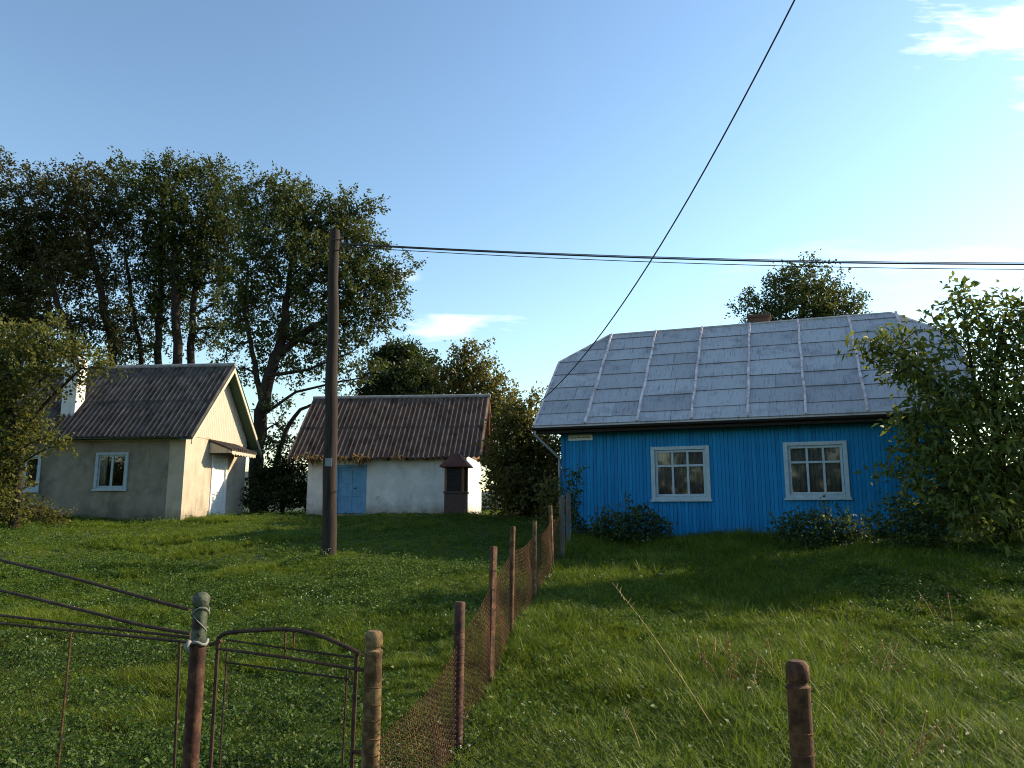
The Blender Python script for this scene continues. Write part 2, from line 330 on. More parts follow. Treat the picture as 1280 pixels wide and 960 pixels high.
XX, YY = np.meshgrid(gx, gy); ZZ = ground(XX, YY)
V = np.stack([XX, YY, ZZ], -1).reshape(-1, 3); nx = len(gx)
ii, jj = np.meshgrid(np.arange(nx - 1), np.arange(len(gy) - 1)); b0 = (jj * nx + ii).ravel()
Q = np.stack([b0, b0 + 1, b0 + nx + 1, b0 + nx], 1)
M['soil'] = mat('lawn_soil', [(.3, (.018, .03, .006)), (.55, (.035, .055, .01)), (.8, (.06, .06, .018))], 1.3, 1, bump=.6, bscale=14)
gob = npmesh('ground', V, Q, np.zeros(len(V)), M['soil']); tag(gob, 'green village yard sloping gently up to the houses', None, None, 'structure')
gob.data.polygons.foreach_set('use_smooth', [True] * len(Q))
# far hills
mb = MB(); npts = 90
for ring, (dist, hs) in enumerate(((520, 1.0), (900, 1.5))):
    vs = []
    for i in range(npts + 1):
        az = R(-70 + 140 * i / npts); px_ = 640 + 970 * math.tan(az) if abs(az) < 1.2 else 0
        h = hs * (16 + 34 * math.exp(-((math.degrees(az) + 18) / 14) ** 2) + 6 * math.sin(i * .7 + ring) + 4 * math.sin(i * 1.9))
        for k in range(6):
            t = k / 5; rr = dist * (1 + .5 * t)
            vs.append((rr * math.sin(az), rr * math.cos(az), CZ - 3 + h * math.sin(t * math.pi / 2)))
    mb.add(vs, [(i * 6 + k, (i + 1) * 6 + k, (i + 1) * 6 + k + 1, i * 6 + k + 1) for i in range(npts) for k in range(5)])
tag(mb.build('hills', M['hill'], smooth=True), 'dark wooded hills on the horizon', None, None, 'structure')

# ------------------------------------------------------------------ blue house
def frame(a):                       # axes of a house turned by -a
    return Vector((math.cos(a), -math.sin(a), 0)), Vector((math.sin(a), math.cos(a), 0))
def clip_poly(poly, cl):            # Sutherland-Hodgman, cl counter-clockwise convex, 2-D
    out = poly
    for i in range(len(cl)):
        a, b = cl[i], cl[(i + 1) % len(cl)]; inp = out; out = []
        def side(p): return (b[0] - a[0]) * (p[1] - a[1]) - (b[1] - a[1]) * (p[0] - a[0])
        for j in range(len(inp)):
            p, q = inp[j], inp[(j + 1) % len(inp)]; sp, sq = side(p), side(q)
            if sp >= 0: out.append(p)
            if sp * sq < 0: t = sp / (sp - sq); out.append((p[0] + t * (q[0] - p[0]), p[1] + t * (q[1] - p[1])))
        if len(out) < 3: return []
    return out
def window(parent, x0, x1, z0, z1, cols, rows, ymat, frame_w, bar_w, inner_w, curtain=True, y0=0.0):
    """rows: list of z fractions for transoms; wall front face at y0, opening cut between x0..x1, z0..z1"""
    w = bpy.data.objects.new('window', None); COL.objects.link(w); w.parent = parent
    fr = MB(); fw = frame_w
    fr.box(x0 - fw, x0, y0 - .045, y0 - .003, z0 - fw * .9, z1 + fw * .9); fr.box(x1, x1 + fw, y0 - .045, y0 - .003, z0 - fw * .9, z1 + fw * .9)
    fr.box(x0 + .001, x1 - .001, y0 - .04, y0 - .004, z1, z1 + fw * .88); fr.box(x0 + .001, x1 - .001, y0 - .04, y0 - .004, z0 - fw * .88, z0)
    fr.box(x0 - fw - .03, x1 + fw + .03, y0 - .075, y0 - .046, z0 - fw - .025, z0 - fw + .03)
    iw = inner_w; xi0, xi1, zi0, zi1 = x0 + .002, x1 - .002, z0 + .002, z1 - .002
    fr.box(xi0, xi0 + iw, y0 + .0, y0 + .05, zi0, zi1); fr.box(xi1 - iw, xi1, y0 + .0, y0 + .05, zi0, zi1)
    fr.box(xi0 + iw, xi1 - iw, y0 + .002, y0 + .05, zi1 - iw, zi1); fr.box(xi0 + iw, xi1 - iw, y0 + .002, y0 + .05, zi0, zi0 + iw)
    zt = [zi0 + iw] + [zi0 + (zi1 - zi0) * r for r in rows] + [zi1 - iw]
    for z in zt[1:-1]: fr.box(xi0 + iw, xi1 - iw, y0 + .004, y0 + .046, z - bar_w / 2, z + bar_w / 2)
    xs = [xi0 + iw] + [xi0 + iw + (xi1 - xi0 - 2 * iw) * k / cols for k in range(1, cols)] + [xi1 - iw]
    for x in xs[1:-1]: fr.box(x - bar_w / 2, x + bar_w / 2, y0 + .001, y0 + .048, zi0 + iw, zi1 - iw)
    fr.build('window_frame', ymat, w, bevel=.004)
    MB().box(xi0 + .01, xi1 - .01, y0 + .026, y0 + .03, zi0 + .01, zi1 - .01).build('window_pane', M['glass'], w)
    if curtain:
        c = MB(); n = 46; vs = []
        for i in range(n + 1):
            x = xi0 + (xi1 - xi0) * i / n; yv = y0 + .10 + .018 * math.sin(i * 1.5) + .008 * math.sin(i * .6 + x)
            vs += [(x, yv, zi0 + .02), (x, yv, zi1)]
        c.add(vs, [(2 * i, 2 * i + 2, 2 * i + 3, 2 * i + 1) for i in range(n)]).build('curtain', M['curtain'], w, smooth=True, solid=.004)
    MB().box(xi0 - .15, xi1 + .15, y0 + .32, y0 + .34, zi0 - .15, zi1 + .15).build('unlit_room_sheet', M['interior'], w)  # near-black sheet, its colour standing in for the unlit room behind the pane
    return w
aB = R(19.8); exB, eyB = frame(aB)
R0 = P(667, 533, 19.5); W0 = R0 + exB * .62 + eyB * .45
base = gz(*(W0 + exB * 4)[:2]) - .22
hz = Vector((W0.x, W0.y, base)); EZ = R0.z - base            # eave height in house axes
house = thing('house', 'blue boarded village house with a grey patched metal roof', 'house', hz, -aB)
LW, DW = 8.75, 5.9
RX0, RX1, RY0, RYM, RISE = -.62, 9.38, -.45, 2.95, 3.0
slope = RISE / (RYM - RY0); SL = math.hypot(RISE, RYM - RY0); TC = .69
def locB(p): d = p - hz; return Vector((d.dot(exB), d.dot(eyB), d.z))
def wallpx(px, py, h0, ey, loc): return loc(hit(px, py, h0, ey))
wins = []
for (x0, y0, x1, y1) in ((814, 557, 888, 626), (980, 551, 1061, 624)):
    a = wallpx((x0), (y0 + y1) / 2, hz, eyB, locB); b = wallpx(x1, (y0 + y1) / 2, hz, eyB, locB)
    t_ = wallpx((x0 + x1) / 2, y0, hz, eyB, locB); u_ = wallpx((x0 + x1) / 2, y1, hz, eyB, locB)
    wins.append((a.x + .1, b.x - .1, u_.z + .1, t_.z - .1))
zw = EZ + .45 * slope - .1
wl = MB(); bw = .088; nb = int(LW / bw); rb = random.Random(4)
def board(x0, x1, z0, z1):
    y = -rb.uniform(0, .007)
    wl.add([(x0 + .004, y, z0), (x1 - .004, y, z0), (x1 - .004, y, z1), (x0 + .004, y, z1), (x0, .012, z0), (x0, .012, z1), (x1, .012, z0), (x1, .012, z1)],
           [(0, 1, 2, 3), (4, 0, 3, 5), (1, 6, 7, 2)], 0, rb.random())
bw = LW / nb
for k in range(nb):
    x0, x1 = k * bw, (k + 1) * bw; cuts = [w for w in wins if w[0] < (x0 + x1) / 2 < w[1]]
    if cuts: board(x0, x1, .05, cuts[0][2]); board(x0, x1, cuts[0][3], zw)
    else: board(x0, x1, .05, zw)
zc = EZ + RISE * TC - .06; ycl = RY0 + (RYM - RY0) * TC
for x, fl in ((0, 1), (LW, 0)):
    g = [(x, 0.012, .05), (x, 0.012, zw), (x, ycl, zc), (x, 2 * RYM - ycl, zc), (x, DW, zw), (x, DW, .05)]
    wl.add(g, [tuple(range(6))] if fl else [tuple(reversed(range(6)))])
wl.add([(0, DW, .05), (LW, DW, .05), (LW, DW, zw), (0, DW, zw)], [(1, 0, 3, 2)])
wl.build('wall', M['blue'], house)
MB().box(-.02, LW + .02, -.03, DW + .02, -.6, .05).build('foundation', M['plaster_dark'], house)
for w in wins: window(house, *w, 3, [.66], M['pale_paint'], .095, .05, .06)
# roof
rf = MB(); rr = random.Random(11)
def S(x, s, h=0):                   # point on the front slope, s metres up from the eave, h above it
    t = s / SL; n = Vector((0, -RISE, RYM - RY0)).normalized()
    return Vector((x, RY0 + (RYM - RY0) * t, EZ + RISE * t)) + n * h
outline = [(RX0, 0), (RX1, 0), (RX1, SL * TC), (RX1 - 1.25, SL), (RX0 + 1.25, SL), (RX0, SL * TC)]
seams_px = [731, 796, 864, 935, 1008, 1085, 1158]
eaveF = hz + exB * 0 + eyB * RY0 + Vector((0, 0, EZ))
sx = [RX0] + [locB(hit(px, 533 - (px - 667) * .044, eaveF, eyB)).x for px in seams_px] + [RX1]
for k in range(len(sx) - 1):
    s = -rr.uniform(.0, .35)
    while s < SL:
        h = rr.uniform(.58, .74); parts = [(sx[k], sx[k + 1])]
        if rr.random() < .3: c = sx[k] + (sx[k + 1] - sx[k]) * rr.choice((.35, .5, .62)); parts = [(sx[k], c - .004), (c + .004, sx[k + 1])]
        for (xa, xb) in parts:
            q = clip_poly([(xa, s), (xb, s + rr.uniform(-.015, .015)), (xb, s + h + .02), (xa, s + h + .02)], outline)
            if len(q) < 3: continue
            j = rr.uniform(.0, .004); smin = min(p[1] for p in q)
            top = [S(x, ss, .009 + j + .016 * (1 - min(1, max(0, (ss - smin) / h)))) for x, ss in q]
            bot = [S(x, ss, .002) for x, ss in q]; n = len(q)
            rf.add(top + bot, [tuple(range(n))] + [((i + 1) % n, i, n + i, n + (i + 1) % n) for i in range(n)], 0, rr.random())
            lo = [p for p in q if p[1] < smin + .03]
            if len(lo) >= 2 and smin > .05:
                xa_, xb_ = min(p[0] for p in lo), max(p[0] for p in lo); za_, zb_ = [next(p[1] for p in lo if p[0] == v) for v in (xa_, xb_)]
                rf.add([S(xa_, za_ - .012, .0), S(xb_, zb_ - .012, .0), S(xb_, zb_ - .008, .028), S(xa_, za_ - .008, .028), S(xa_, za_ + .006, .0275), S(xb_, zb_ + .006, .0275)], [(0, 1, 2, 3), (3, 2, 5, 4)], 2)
        s += h
for k, x in enumerate(sx[1:-1]):
    top = SL - .01; n = 14; pts = []
    for i in range(n + 1):
        pts.append((x + .01 * math.sin(i * 1.3 + k), top * i / n))
    for a, b in zip(pts, pts[1:]):
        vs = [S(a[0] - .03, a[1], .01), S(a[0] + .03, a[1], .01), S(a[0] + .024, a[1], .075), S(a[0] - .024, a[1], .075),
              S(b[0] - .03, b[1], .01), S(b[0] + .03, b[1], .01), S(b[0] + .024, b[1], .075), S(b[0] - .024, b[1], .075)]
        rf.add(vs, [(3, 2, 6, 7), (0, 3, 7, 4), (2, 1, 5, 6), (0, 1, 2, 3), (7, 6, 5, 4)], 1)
# under-structure: four planes
def Bk(x, s): p = S(x, s); return Vector((p.x, 2 * RYM - p.y, p.z))
fr_ = [S(x, s, -.004) for x, s in outline]; bk_ = [Bk(x, s) for x, s in reversed(outline)]
for poly in (fr_, bk_, [S(RX0, SL * TC), S(RX0 + 1.25, SL), Bk(RX0, SL * TC)], [S(RX1, SL * TC), Bk(RX1, SL * TC), S(RX1 - 1.25, SL)]):
    rf.prism(poly, (0, 0, -.07), 0, .5)
rf.tube([S(RX0 + 1.25, SL, .0), S(RX1 - 1.25, SL, .0)], .05, 8, 0)
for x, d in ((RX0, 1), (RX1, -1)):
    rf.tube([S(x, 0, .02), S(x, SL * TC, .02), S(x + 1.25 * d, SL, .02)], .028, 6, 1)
roof = rf.build('roof', [M['roof_metal'], M['seam'], M['lap_line']], house)
ch = MB(); cp = locB(P(949, 398, 21.4)); zr_ = EZ + RISE; ch.box(cp.x - .27, cp.x + .27, 3.25, 3.7, zr_ - .9, zr_ + .27); ch.box(cp.x - .32, cp.x + .32, 3.2, 3.75, zr_ + .27, zr_ + .35)
ch.build('chimney', M['brick'], roof, bevel=.01)
fa = MB(); fa.box(RX0 + .02, RX1 - .02, RY0 + .03, RY0 + .06, EZ - .19, EZ - .075)
fa.box(RX0 + .03, RX1 - .03, RY0 + .061, -.016, EZ - .17, EZ - .145)
fa.box(RX0 + .04, -.03, -.015, DW, EZ - .0, EZ + .03)
for d, x in ((1, RX0 + .02), (-1, RX1 - .05)):
    for sgn in (0, 1):
        pts = [S(x, 0), S(x, SL * TC)] if not sgn else [Bk(x, 0), Bk(x, SL * TC)]
        fa.prism([pts[0] - Vector((0, 0, .075)), pts[1] - Vector((0, 0, .075)), pts[1] - Vector((0, 0, .24)), pts[0] - Vector((0, 0, .24))], (.03, 0, 0))
fa.build('fascia', M['dark_wood'], house)
gt = MB(); n = 10; prof = [(.065 * math.cos(math.pi + math.pi * i / n), .065 * math.sin(math.pi + math.pi * i / n)) for i in range(n + 1)]
vs = [(x, RY0 - .04 + p[0], EZ - .05 + p[1]) for x in (RX0 - .02, RX1) for p in prof]
gt.add(vs, [(i, i + 1, n + 2 + i, n + 1 + i) for i in range(n)]).build('gutter', M['dark_wood'], house, solid=.004)
dp = MB(); e0 = Vector((RX0 + .05, RY0 - .04, EZ - .12))
dp.tube([e0, e0 + Vector((0, 0, -.1)), Vector((-.07, -.05, EZ - .78)), Vector((-.07, -.05, EZ - .95)), Vector((-.07, -.05, .35))], .036, 8)
dp.build('downspout', M['zinc'], house, smooth=True)
MB().box(-.03, .055, -.022, -.006, .05, EZ - .2).build('corner_board', M['blue'], house)
a = wallpx(711, 547.5, hz, eyB, locB); b = wallpx(741, 547, hz, eyB, locB)
np_ = MB().box(a.x, b.x, -.03, -.012, a.z - .075, a.z + .075)
np_ = np_.build('nameplate', M['plate'], house, bevel=.003)
mk = MB(); rk = random.Random(3); x = a.x + .05
while x < b.x - .06:
    w = rk.uniform(.012, .035); mk.box(x, x + w, -.0325, -.0302, a.z - .02, a.z + rk.uniform(.0, .025)); x += w + rk.uniform(.006, .02)
mk.build('faded_marking', M['plate_mark'], np_)

# ------------------------------------------------------------------ corrugated roofs and plastered walls
def corr_slope(mbx, x0, x1, y_e, z_e, y_r, z_r, pitch=.177, amp=.034, seed=0, courses=2, m=0):
    """corrugated sheets from the eave line to the ridge line"""
    rs = random.Random(seed); L = math.hypot(y_r - y_e, z_r - z_e); T = Vector((0, (y_r - y_e) / L, (z_r - z_e) / L))
    N = Vector((0, -T.z, T.y)) if T.y > 0 else Vector((0, T.z, -T.y))
    seg = 8; nx = int((x1 - x0) / pitch * seg)
    lap = .14; cl = (L + (courses - 1) * lap) / courses
    for c in range(courses):
        s0 = c * (cl - lap); s1 = s0 + cl
        sheetw = pitch * 6; vs = []
        for i in range(nx + 1):
            x = x0 + (x1 - x0) * i / nx; sh = int((x - x0) / sheetw)
            q = random.Random(seed * 99 + c * 31 + sh); off = q.uniform(-.03, .03); lift = q.uniform(0, .012)
            h = amp * math.sin(2 * math.pi * (x - x0) / pitch)
            for s in (s0 + (off if c == 0 else 0), (s0 + s1) / 2, s1):
                hh = h + lift + .016 * (1 - (s - s0) / cl) * (1 if c else .3)
                p = Vector((x, y_e, z_e)) + T * s + N * hh; vs.append(p)
            for s in (s0 + (off if c == 0 else 0), s1):
                vs.append(Vector((x, y_e, z_e)) + T * s + N * (h + lift - .009))
        fs = []
        for i in range(nx):
            a, b = i * 5, (i + 1) * 5
            fs += [(a, b, b + 1, a + 1), (a + 1, b + 1, b + 2, a + 2), (a + 3, b + 3, b, a), (b + 3, a + 3, a + 4, b + 4)]
        mbx.add(vs, fs if T.y > 0 else [tuple(reversed(f)) for f in fs], m)
def wall_face(mbx, x0, x1, z0, z1, holes, fn, depth=.12, m=0):
    """flat wall face with rectangular holes and reveals; fn(x, z, d) maps to 3-D"""
    xs = sorted({x0, x1, *[h[0] for h in holes], *[h[1] for h in holes]}); zs = sorted({z0, z1, *[h[2] for h in holes], *[h[3] for h in holes]})
    for i in range(len(xs) - 1):
        for j in range(len(zs) - 1):
            cx_, cz_ = (xs[i] + xs[i + 1]) / 2, (zs[j] + zs[j + 1]) / 2
            if any(h[0] < cx_ < h[1] and h[2] < cz_ < h[3] for h in holes): continue
            mbx.add([fn(xs[i], zs[j], 0), fn(xs[i + 1], zs[j], 0), fn(xs[i + 1], zs[j + 1], 0), fn(xs[i], zs[j + 1], 0)], [(0, 1, 2, 3)], m)
    for (a, b, c, d) in holes:
        for (p, q) in (((a, c), (b, c)), ((b, c), (b, d)), ((b, d), (a, d)), ((a, d), (a, c))):
            mbx.add([fn(*p, 0), fn(*q, 0), fn(*q, depth), fn(*p, depth)], [(0, 3, 2, 1)], m)

# plastered cottage on the left: origin at its front right corner, local x runs right, house lies at x<0
aP = R(6); exP, eyP = frame(aP); C0 = P(229, 600, 24.0)
pb = gz(C0.x, C0.y) - .15; pz = Vector((C0.x, C0.y, pb))
cot = thing('house', 'small grey plastered cottage with a brown corrugated roof and sunlit gable', 'house', pz, -aP)
def locP(p): d = p - pz; return Vector((d.dot(exP), d.dot(eyP), d.z))
PL, PD, PO, PG = 8.4, 4.25, .4, .42
eP = locP(hit(150, 547, pz + eyP * -PO, eyP)).z; riseP = (locP(hit(288, 457, pz + eyP * (PD / 2), eyP)).z - eP); sP = riseP / (PD / 2 + PO)
pw = MB(); zwP = eP + PO * sP - .07
pwins = []
for (x0, y0, x1, y1) in ((119, 565, 160, 613), (11, 568, 51, 615)):
    a = locP(hit(x0, (y0 + y1) / 2, pz, eyP)); b = locP(hit(x1, (y0 + y1) / 2, pz, eyP)); t_ = locP(hit((x0 + x1) / 2, y0, pz, eyP)); u_ = locP(hit((x0 + x1) / 2, y1, pz, eyP))
    pwins.append((a.x + .09, b.x - .09, u_.z + .09, t_.z - .09))
wall_face(pw, -PL, 0, -.3, zwP, pwins, lambda x, z, d: (x, d, z), .14, 1)
da = locP(hit(264, 610, pz, exP)); db = locP(hit(281, 610, pz, exP)); dt = locP(hit(272, 571, pz, exP)).z
GT = eP + .12
wall_face(pw, 0, PD, -.3, GT, [(da.y, db.y, .1, dt)], lambda y, z, d: (-d, y, z), .12, 0)
wall_face(pw, 0, PL, -.3, zwP, [], lambda x, z, d: (-x, PD - d, z), .1, 0)
wall_face(pw, 0, PD, -.3, zwP, [], lambda y, z, d: (-PL, PD - y, z), .1, 0)
pw.box(-PL, -.5, -.018, -.003, zwP - .42, zwP - .02, 0); pw.box(-.5, .012, -.02, -.003, -.3, zwP - .01, 0)
pw.box(-.03, .014, .0, PD, GT - .02, GT + .05, 0)
pw.build('wall', [M['plaster'], M['plaster_dark']], cot)
gb = MB(); n = 34
for i in range(n):
    y0, y1 = PD * i / n + .004, PD * (i + 1) / n - .004
    hgt = lambda y: eP + (PO + min(y, PD - y)) * sP - .1
    if max(hgt(y0), hgt(y1)) > GT + .06: gb.prism([(0, y0, GT + .05), (0, y1, GT + .05), (0, y1, max(GT + .06, hgt(y1))), (0, y0, max(GT + .06, hgt(y0)))], (-.02, 0, 0))
gb.build('gable_boarding', M['gable'], cot)
for w in pwins: window(cot, *w, 2, [], M['pale_paint'], .085, .07, .05, False)
for k, w in enumerate(pwins):       # half drawn curtain strips
    wo_ = [o for o in cot.children if o.name.startswith('window')][k]
    for xa, xb in ((w[0], w[0] + (w[1] - w[0]) * .24), (w[1] - (w[1] - w[0]) * .1, w[1])):
        c = MB(); vs = []
        for i in range(13): x = xa + (xb - xa) * i / 12; vs += [(x, .11 + .012 * math.sin(i * 1.7), w[2]), (x, .11 + .012 * math.sin(i * 1.7), w[3])]
        c.add(vs, [(2 * i, 2 * i + 2, 2 * i + 3, 2 * i + 1) for i in range(12)]).build('curtain', M['white_paint'], wo_, smooth=True, solid=.004)
prf = MB(); yr, zr = PD / 2, eP + riseP
corr_slope(prf, -PL - .3, PG, -PO, eP, yr, zr, seed=1); corr_slope(prf, -PL - .3, PG, PD + PO, eP, yr, zr, seed=2)
prf.tube([(-PL - .3, yr, zr + .02), (PG, yr, zr + .02)], .075, 8, 1)
proof = prf.build('roof', [M['corr'], M['ridge']], cot)
cb = hit(84, 519, pz + eyP * (-PO) + Vector((0, 0, eP)), (eyP * -sP + Vector((0, 0, 1))).normalized()); cl_ = locP(cb)
topz = locP(P(84, 450, cb.y + .2)).z
c = MB(); c.box(cl_.x - .24, cl_.x + .24, cl_.y, cl_.y + .45, cl_.z - .3, topz - .06); c.box(cl_.x - .27, cl_.x + .27, cl_.y - .03, cl_.y + .48, topz - .06, topz)
c.box(cl_.x - .13, cl_.x + .13, cl_.y + .1, cl_.y + .36, topz, topz + .1)
c.build('chimney', M['lime'], proof, bevel=.01)
so = MB()                            # gable overhang boards and barge boards
for sg in (1, -1):
    ye, yv = (-PO, PD / 2) if sg == 1 else (PD + PO, PD / 2)
    d = Vector((0, yv - ye, riseP)); L = d.length
    q = [Vector((.01, ye, eP - .05)), Vector((.01, yv, zr - .05)), Vector((PG, yv, zr - .05)), Vector((PG, ye, eP - .05))]
    so.prism(q if sg == 1 else q[::-1], (0, 0, -.03), 0)
    q = [Vector((PG - .03, ye, eP - .081)), Vector((PG - .03, yv, zr - .081)), Vector((PG - .03, yv, zr - .24)), Vector((PG - .03, ye, eP - .22))]
    so.prism(q, (.028, 0, 0), 1)
so.box(.01, PG - .04, PD + .0, PD + PO - .03, eP - .12, eP - .02, 0); so.box(-PL, .0, -PO + .04, -.02, eP - .02, eP + .01, 0)
so.build('eave_boarding', [M['green_wood'], M['gable']], cot)
d = MB(); d.box(-.07, -.03, da.y + .03, db.y - .03, .1, dt - .03); d.box(-.03, -.018, da.y + .16, db.y - .16, .3, .95); d.box(-.03, -.018, da.y + .16, db.y - .16, 1.1, dt - .25)
door = d.build('door', M['white_paint'], cot, bevel=.004)
MB().tube([(-.02, da.y + .1, 1.0), (.03, da.y + .1, 1.0), (.03, da.y + .2, 1.0)], .012, 6).build('handle', M['iron'], door)
df = MB(); df.box(-.05, .03, da.y - .07, da.y + .03, .05, dt + .05); df.box(-.05, .03, db.y - .03, db.y + .07, .05, dt + .05); df.box(-.05, .028, da.y + .03, db.y - .03, dt - .03, dt + .05)
df.build('door_frame', M['white_paint'], cot, bevel=.004)
cn_ = MB(); za = dt + .5; cy0, cy1 = da.y - .35, db.y + .6
cn_.prism([(.02, cy0, za), (.8, cy0, za - .3), (.8, cy1, za - .3), (.02, cy1, za)], (0, 0, -.045), 0)
k = cy0
while k < cy1: cn_.tube([(.02, k, za + .012), (.83, k, za - .3)], .03, 6, 0); k += .16
cn_.prism([(.02, cy0 + .02, za - .06), (.76, cy0 + .02, za - .34), (.76, cy0 + .02, za - .42), (.02, cy0 + .02, za - .42)], (0, .03, 0), 1)
cn_.prism([(.02, cy1 - .05, za - .06), (.76, cy1 - .05, za - .34), (.76, cy1 - .05, za - .42), (.02, cy1 - .05, za - .42)], (0, .03, 0), 1)
kk = cy0 + .06
while kk < cy1 - .1: cn_.box(.765, .785, kk, kk + .07, za - .46 + .02 * math.sin(kk * 30), za - .35, 1); kk += .075
cn_.build('door_canopy', [M['corr'], M['gable']], cot)
# white shed
aS = R(5); exS, eyS = frame(aS); D0 = P(583, 610, 27.0); sb = gz(D0.x - 2, D0.y) - .12; sz = Vector((D0.x, D0.y, sb))
def locS(p): d = p - sz; return Vector((d.dot(exS), d.dot(eyS), d.z))
shed = thing('shed', 'low whitewashed shed with a blue door under a corrugated roof', 'shed', sz, -aS)
SLn = -locS(hit(384, 610, sz, eyS)).x; SD, SO = 4.1, .42
eS = locS(hit(480, 572.5, sz + eyS * -SO, eyS)).z; riseS = locS(hit(490, 497, sz + eyS * (SD / 2), eyS)).z - eS; sS = riseS / (SD / 2 + SO)
xl = locS(hit(358, 575, sz + eyS * -SO, eyS)).x; xr = locS(hit(606, 570, sz + eyS * -SO, eyS)).x - .1
a = locS(hit(421, 610, sz, eyS)); b = locS(hit(455, 610, sz, eyS)); dzt = locS(hit(440, 583, sz, eyS)).z; zwS = eS + SO * sS - .06
sw = MB(); hole = (a.x, b.x, .12, dzt)
wall_face(sw, -SLn, 0, -.3, zwS, [hole], lambda x, z, d: (x, d, z), .14); wall_face(sw, 0, SD, -.3, eS + .1, [], lambda y, z, d: (-d, y, z))
wall_face(sw, 0, SLn, -.3, zwS, [], lambda x, z, d: (-x, SD - d, z)); wall_face(sw, 0, SD, -.3, eS + .1, [], lambda y, z, d: (-SLn + d, SD - y, z))
sw.box(-SLn - .02, a.x - .05, -.035, -.003, -.3, .16); sw.box(b.x + .05, .02, -.035, -.003, -.3, .16)
sw.build('wall', M['lime'], shed)
gsb = MB()
for xx, dd in ((.02, -.03), (-SLn, .03)):
    for i in range(22):
        y0, y1 = SD * i / 22 + .004, SD * (i + 1) / 22 - .004; hg = lambda y: eS + (SO + min(y, SD - y)) * sS - .09
        if min(hg(y0), hg(y1)) > eS + .13: gsb.prism([(xx, y0, eS + .102), (xx, y1, eS + .102), (xx, y1, hg(y1)), (xx, y0, hg(y0))], (dd, 0, 0))
gsb.build('gable_boarding', M['brown_wood'], shed)
srf = MB(); corr_slope(srf, xl, xr, -SO, eS, SD / 2, eS + riseS, seed=5, amp=.036); corr_slope(srf, xl, xr, SD + SO, eS, SD / 2, eS + riseS, seed=6)
srf.tube([(xl, SD / 2, eS + riseS + .02), (xr, SD / 2, eS + riseS + .02)], .07, 8, 1)
srf.build('roof', [M['corr_red'], M['ridge']], shed)
ev = MB()
for sg in (1, -1):
    ye, yv = (-SO, SD / 2) if sg == 1 else (SD + SO, SD / 2)
    for x0 in (xr - .06, xl + .03): ev.prism([(x0, ye, eS - .05), (x0, yv, eS + riseS - .05), (x0, yv, eS + riseS - .2), (x0, ye, eS - .18)], (.03, 0, 0))
    yb = SD / 2 - sg * (SD / 2 + .1)
for i in range(9):                   # rafter ends under the eave
    x = -SLn + .2 + (SLn - .3) * i / 8; ev.box(x - .035, x + .035, -SO + .06, 0, eS - .06, eS + .03)
ev.box(xr - .07, xr - .02, SD / 2 - .05, SD / 2 + .05, eS + .6, eS + riseS - .2)
ev.build('barge_board', M['brown_wood'], shed)
d = MB(); x0, x1 = hole[0] + .04, hole[1] - .04; xm = (x0 + x1) / 2
d.box(x0, x1, .05, .09, .14, dzt - .04)
for (p, q, r_, s_) in ((x0, x0 + .09, .14, dzt - .04), (x1 - .09, x1, .14, dzt - .04), (xm - .05, xm + .05, .14, dzt - .04)): d.box(p, q, .03, .049, r_, s_)
for z in (.14, .72, 1.05, dzt - .14):
    d.box(x0 + .09, xm - .05, .032, .049, z, z + .1); d.box(xm + .05, x1 - .09, .032, .049, z, z + .1)
sdoor = d.build('door', M['blue_door'], shed, bevel=.004)
MB().tube([(xm + .12, .03, 1.0), (xm + .12, .0, 1.0), (xm + .2, .0, 1.0)], .012, 6).build('handle', M['iron'], sdoor)
df = MB(); df.box(hole[0] - .08, hole[0] + .04, -.02, .06, .0, dzt + .06); df.box(hole[1] - .04, hole[1] + .08, -.02, .06, .0, dzt + .06); df.box(hole[0] + .04, hole[1] - .04, -.018, .06, dzt - .04, dzt + .06)
df.build('door_frame', M['blue_door'], shed, bevel=.004)
# dry weeds along the shed's eave
rg = np.random.default_rng(8); Cs, Ds, Ss = [], [], []
for (px, n, hh) in ((372, 40, .22), (385, 55, .3), (395, 60, .32), (405, 50, .3), (428, 40, .28), (449, 80, .42), (456, 40, .3), (497, 30, .25)):
    c0 = hit(px, 572, sz + eyS * (-SO - .03), eyS)
    C = np.array(c0)[None] + rg.normal(size=(n, 3)) * np.array([.13, .06, .04]); Dn = rg.normal(size=(n, 3)) * .7 + np.array([0, -.25, -.25])
    Cs.append(C); Ds.append(Dn); Ss.append(rg.uniform(.10, hh * .8, n))
V_, Q_ = leafgeo(np.concatenate(Cs), np.concatenate(Ds), np.concatenate(Ss), .22, rg, droop=.4)
o = npmesh('dry_creeper', V_, Q_, np.repeat(rg.random(len(Q_)), 4), M['dry']); tag(o, 'dry orange creeper hanging along the eave of the white shed', 'creeper')
# roofed well beside the shed
wc = P(570, 638, 25.2); wz = Vector((wc.x, wc.y, gz(wc.x, wc.y) - .05))
well = thing('well', 'small roofed well of brown brick standing before the white shed', 'well', wz, -R(8))
ht = P(570, 583, 25.2).z - wz.z; h2 = P(570, 617, 25.2).z - wz.z; hp = P(570, 566, 25.2).z - wz.z
b = MB(); w = .32
b.box(-w, w, -w, -w + .12, 0, h2); b.box(-w, w, w - .12, w, 0, h2); b.box(-w, -w + .12, -w + .12, w - .12, 0, h2); b.box(w - .12, w, -w + .12, w - .12, 0, h2)
b.box(-w - .03, w + .03, -w - .03, w + .03, h2, h2 + .06); b.build('brick_curb', M['brick'], well, bevel=.01)
for sx_ in (-1, 1):
    for sy_ in (-1, 1):
        MB().box(sx_ * (w - .04) - .04, sx_ * (w - .04) + .04, sy_ * (w - .04) - .04, sy_ * (w - .04) + .04, h2 + .06, ht).build('post', M['brown_wood'], well, bevel=.006)
bd = MB()
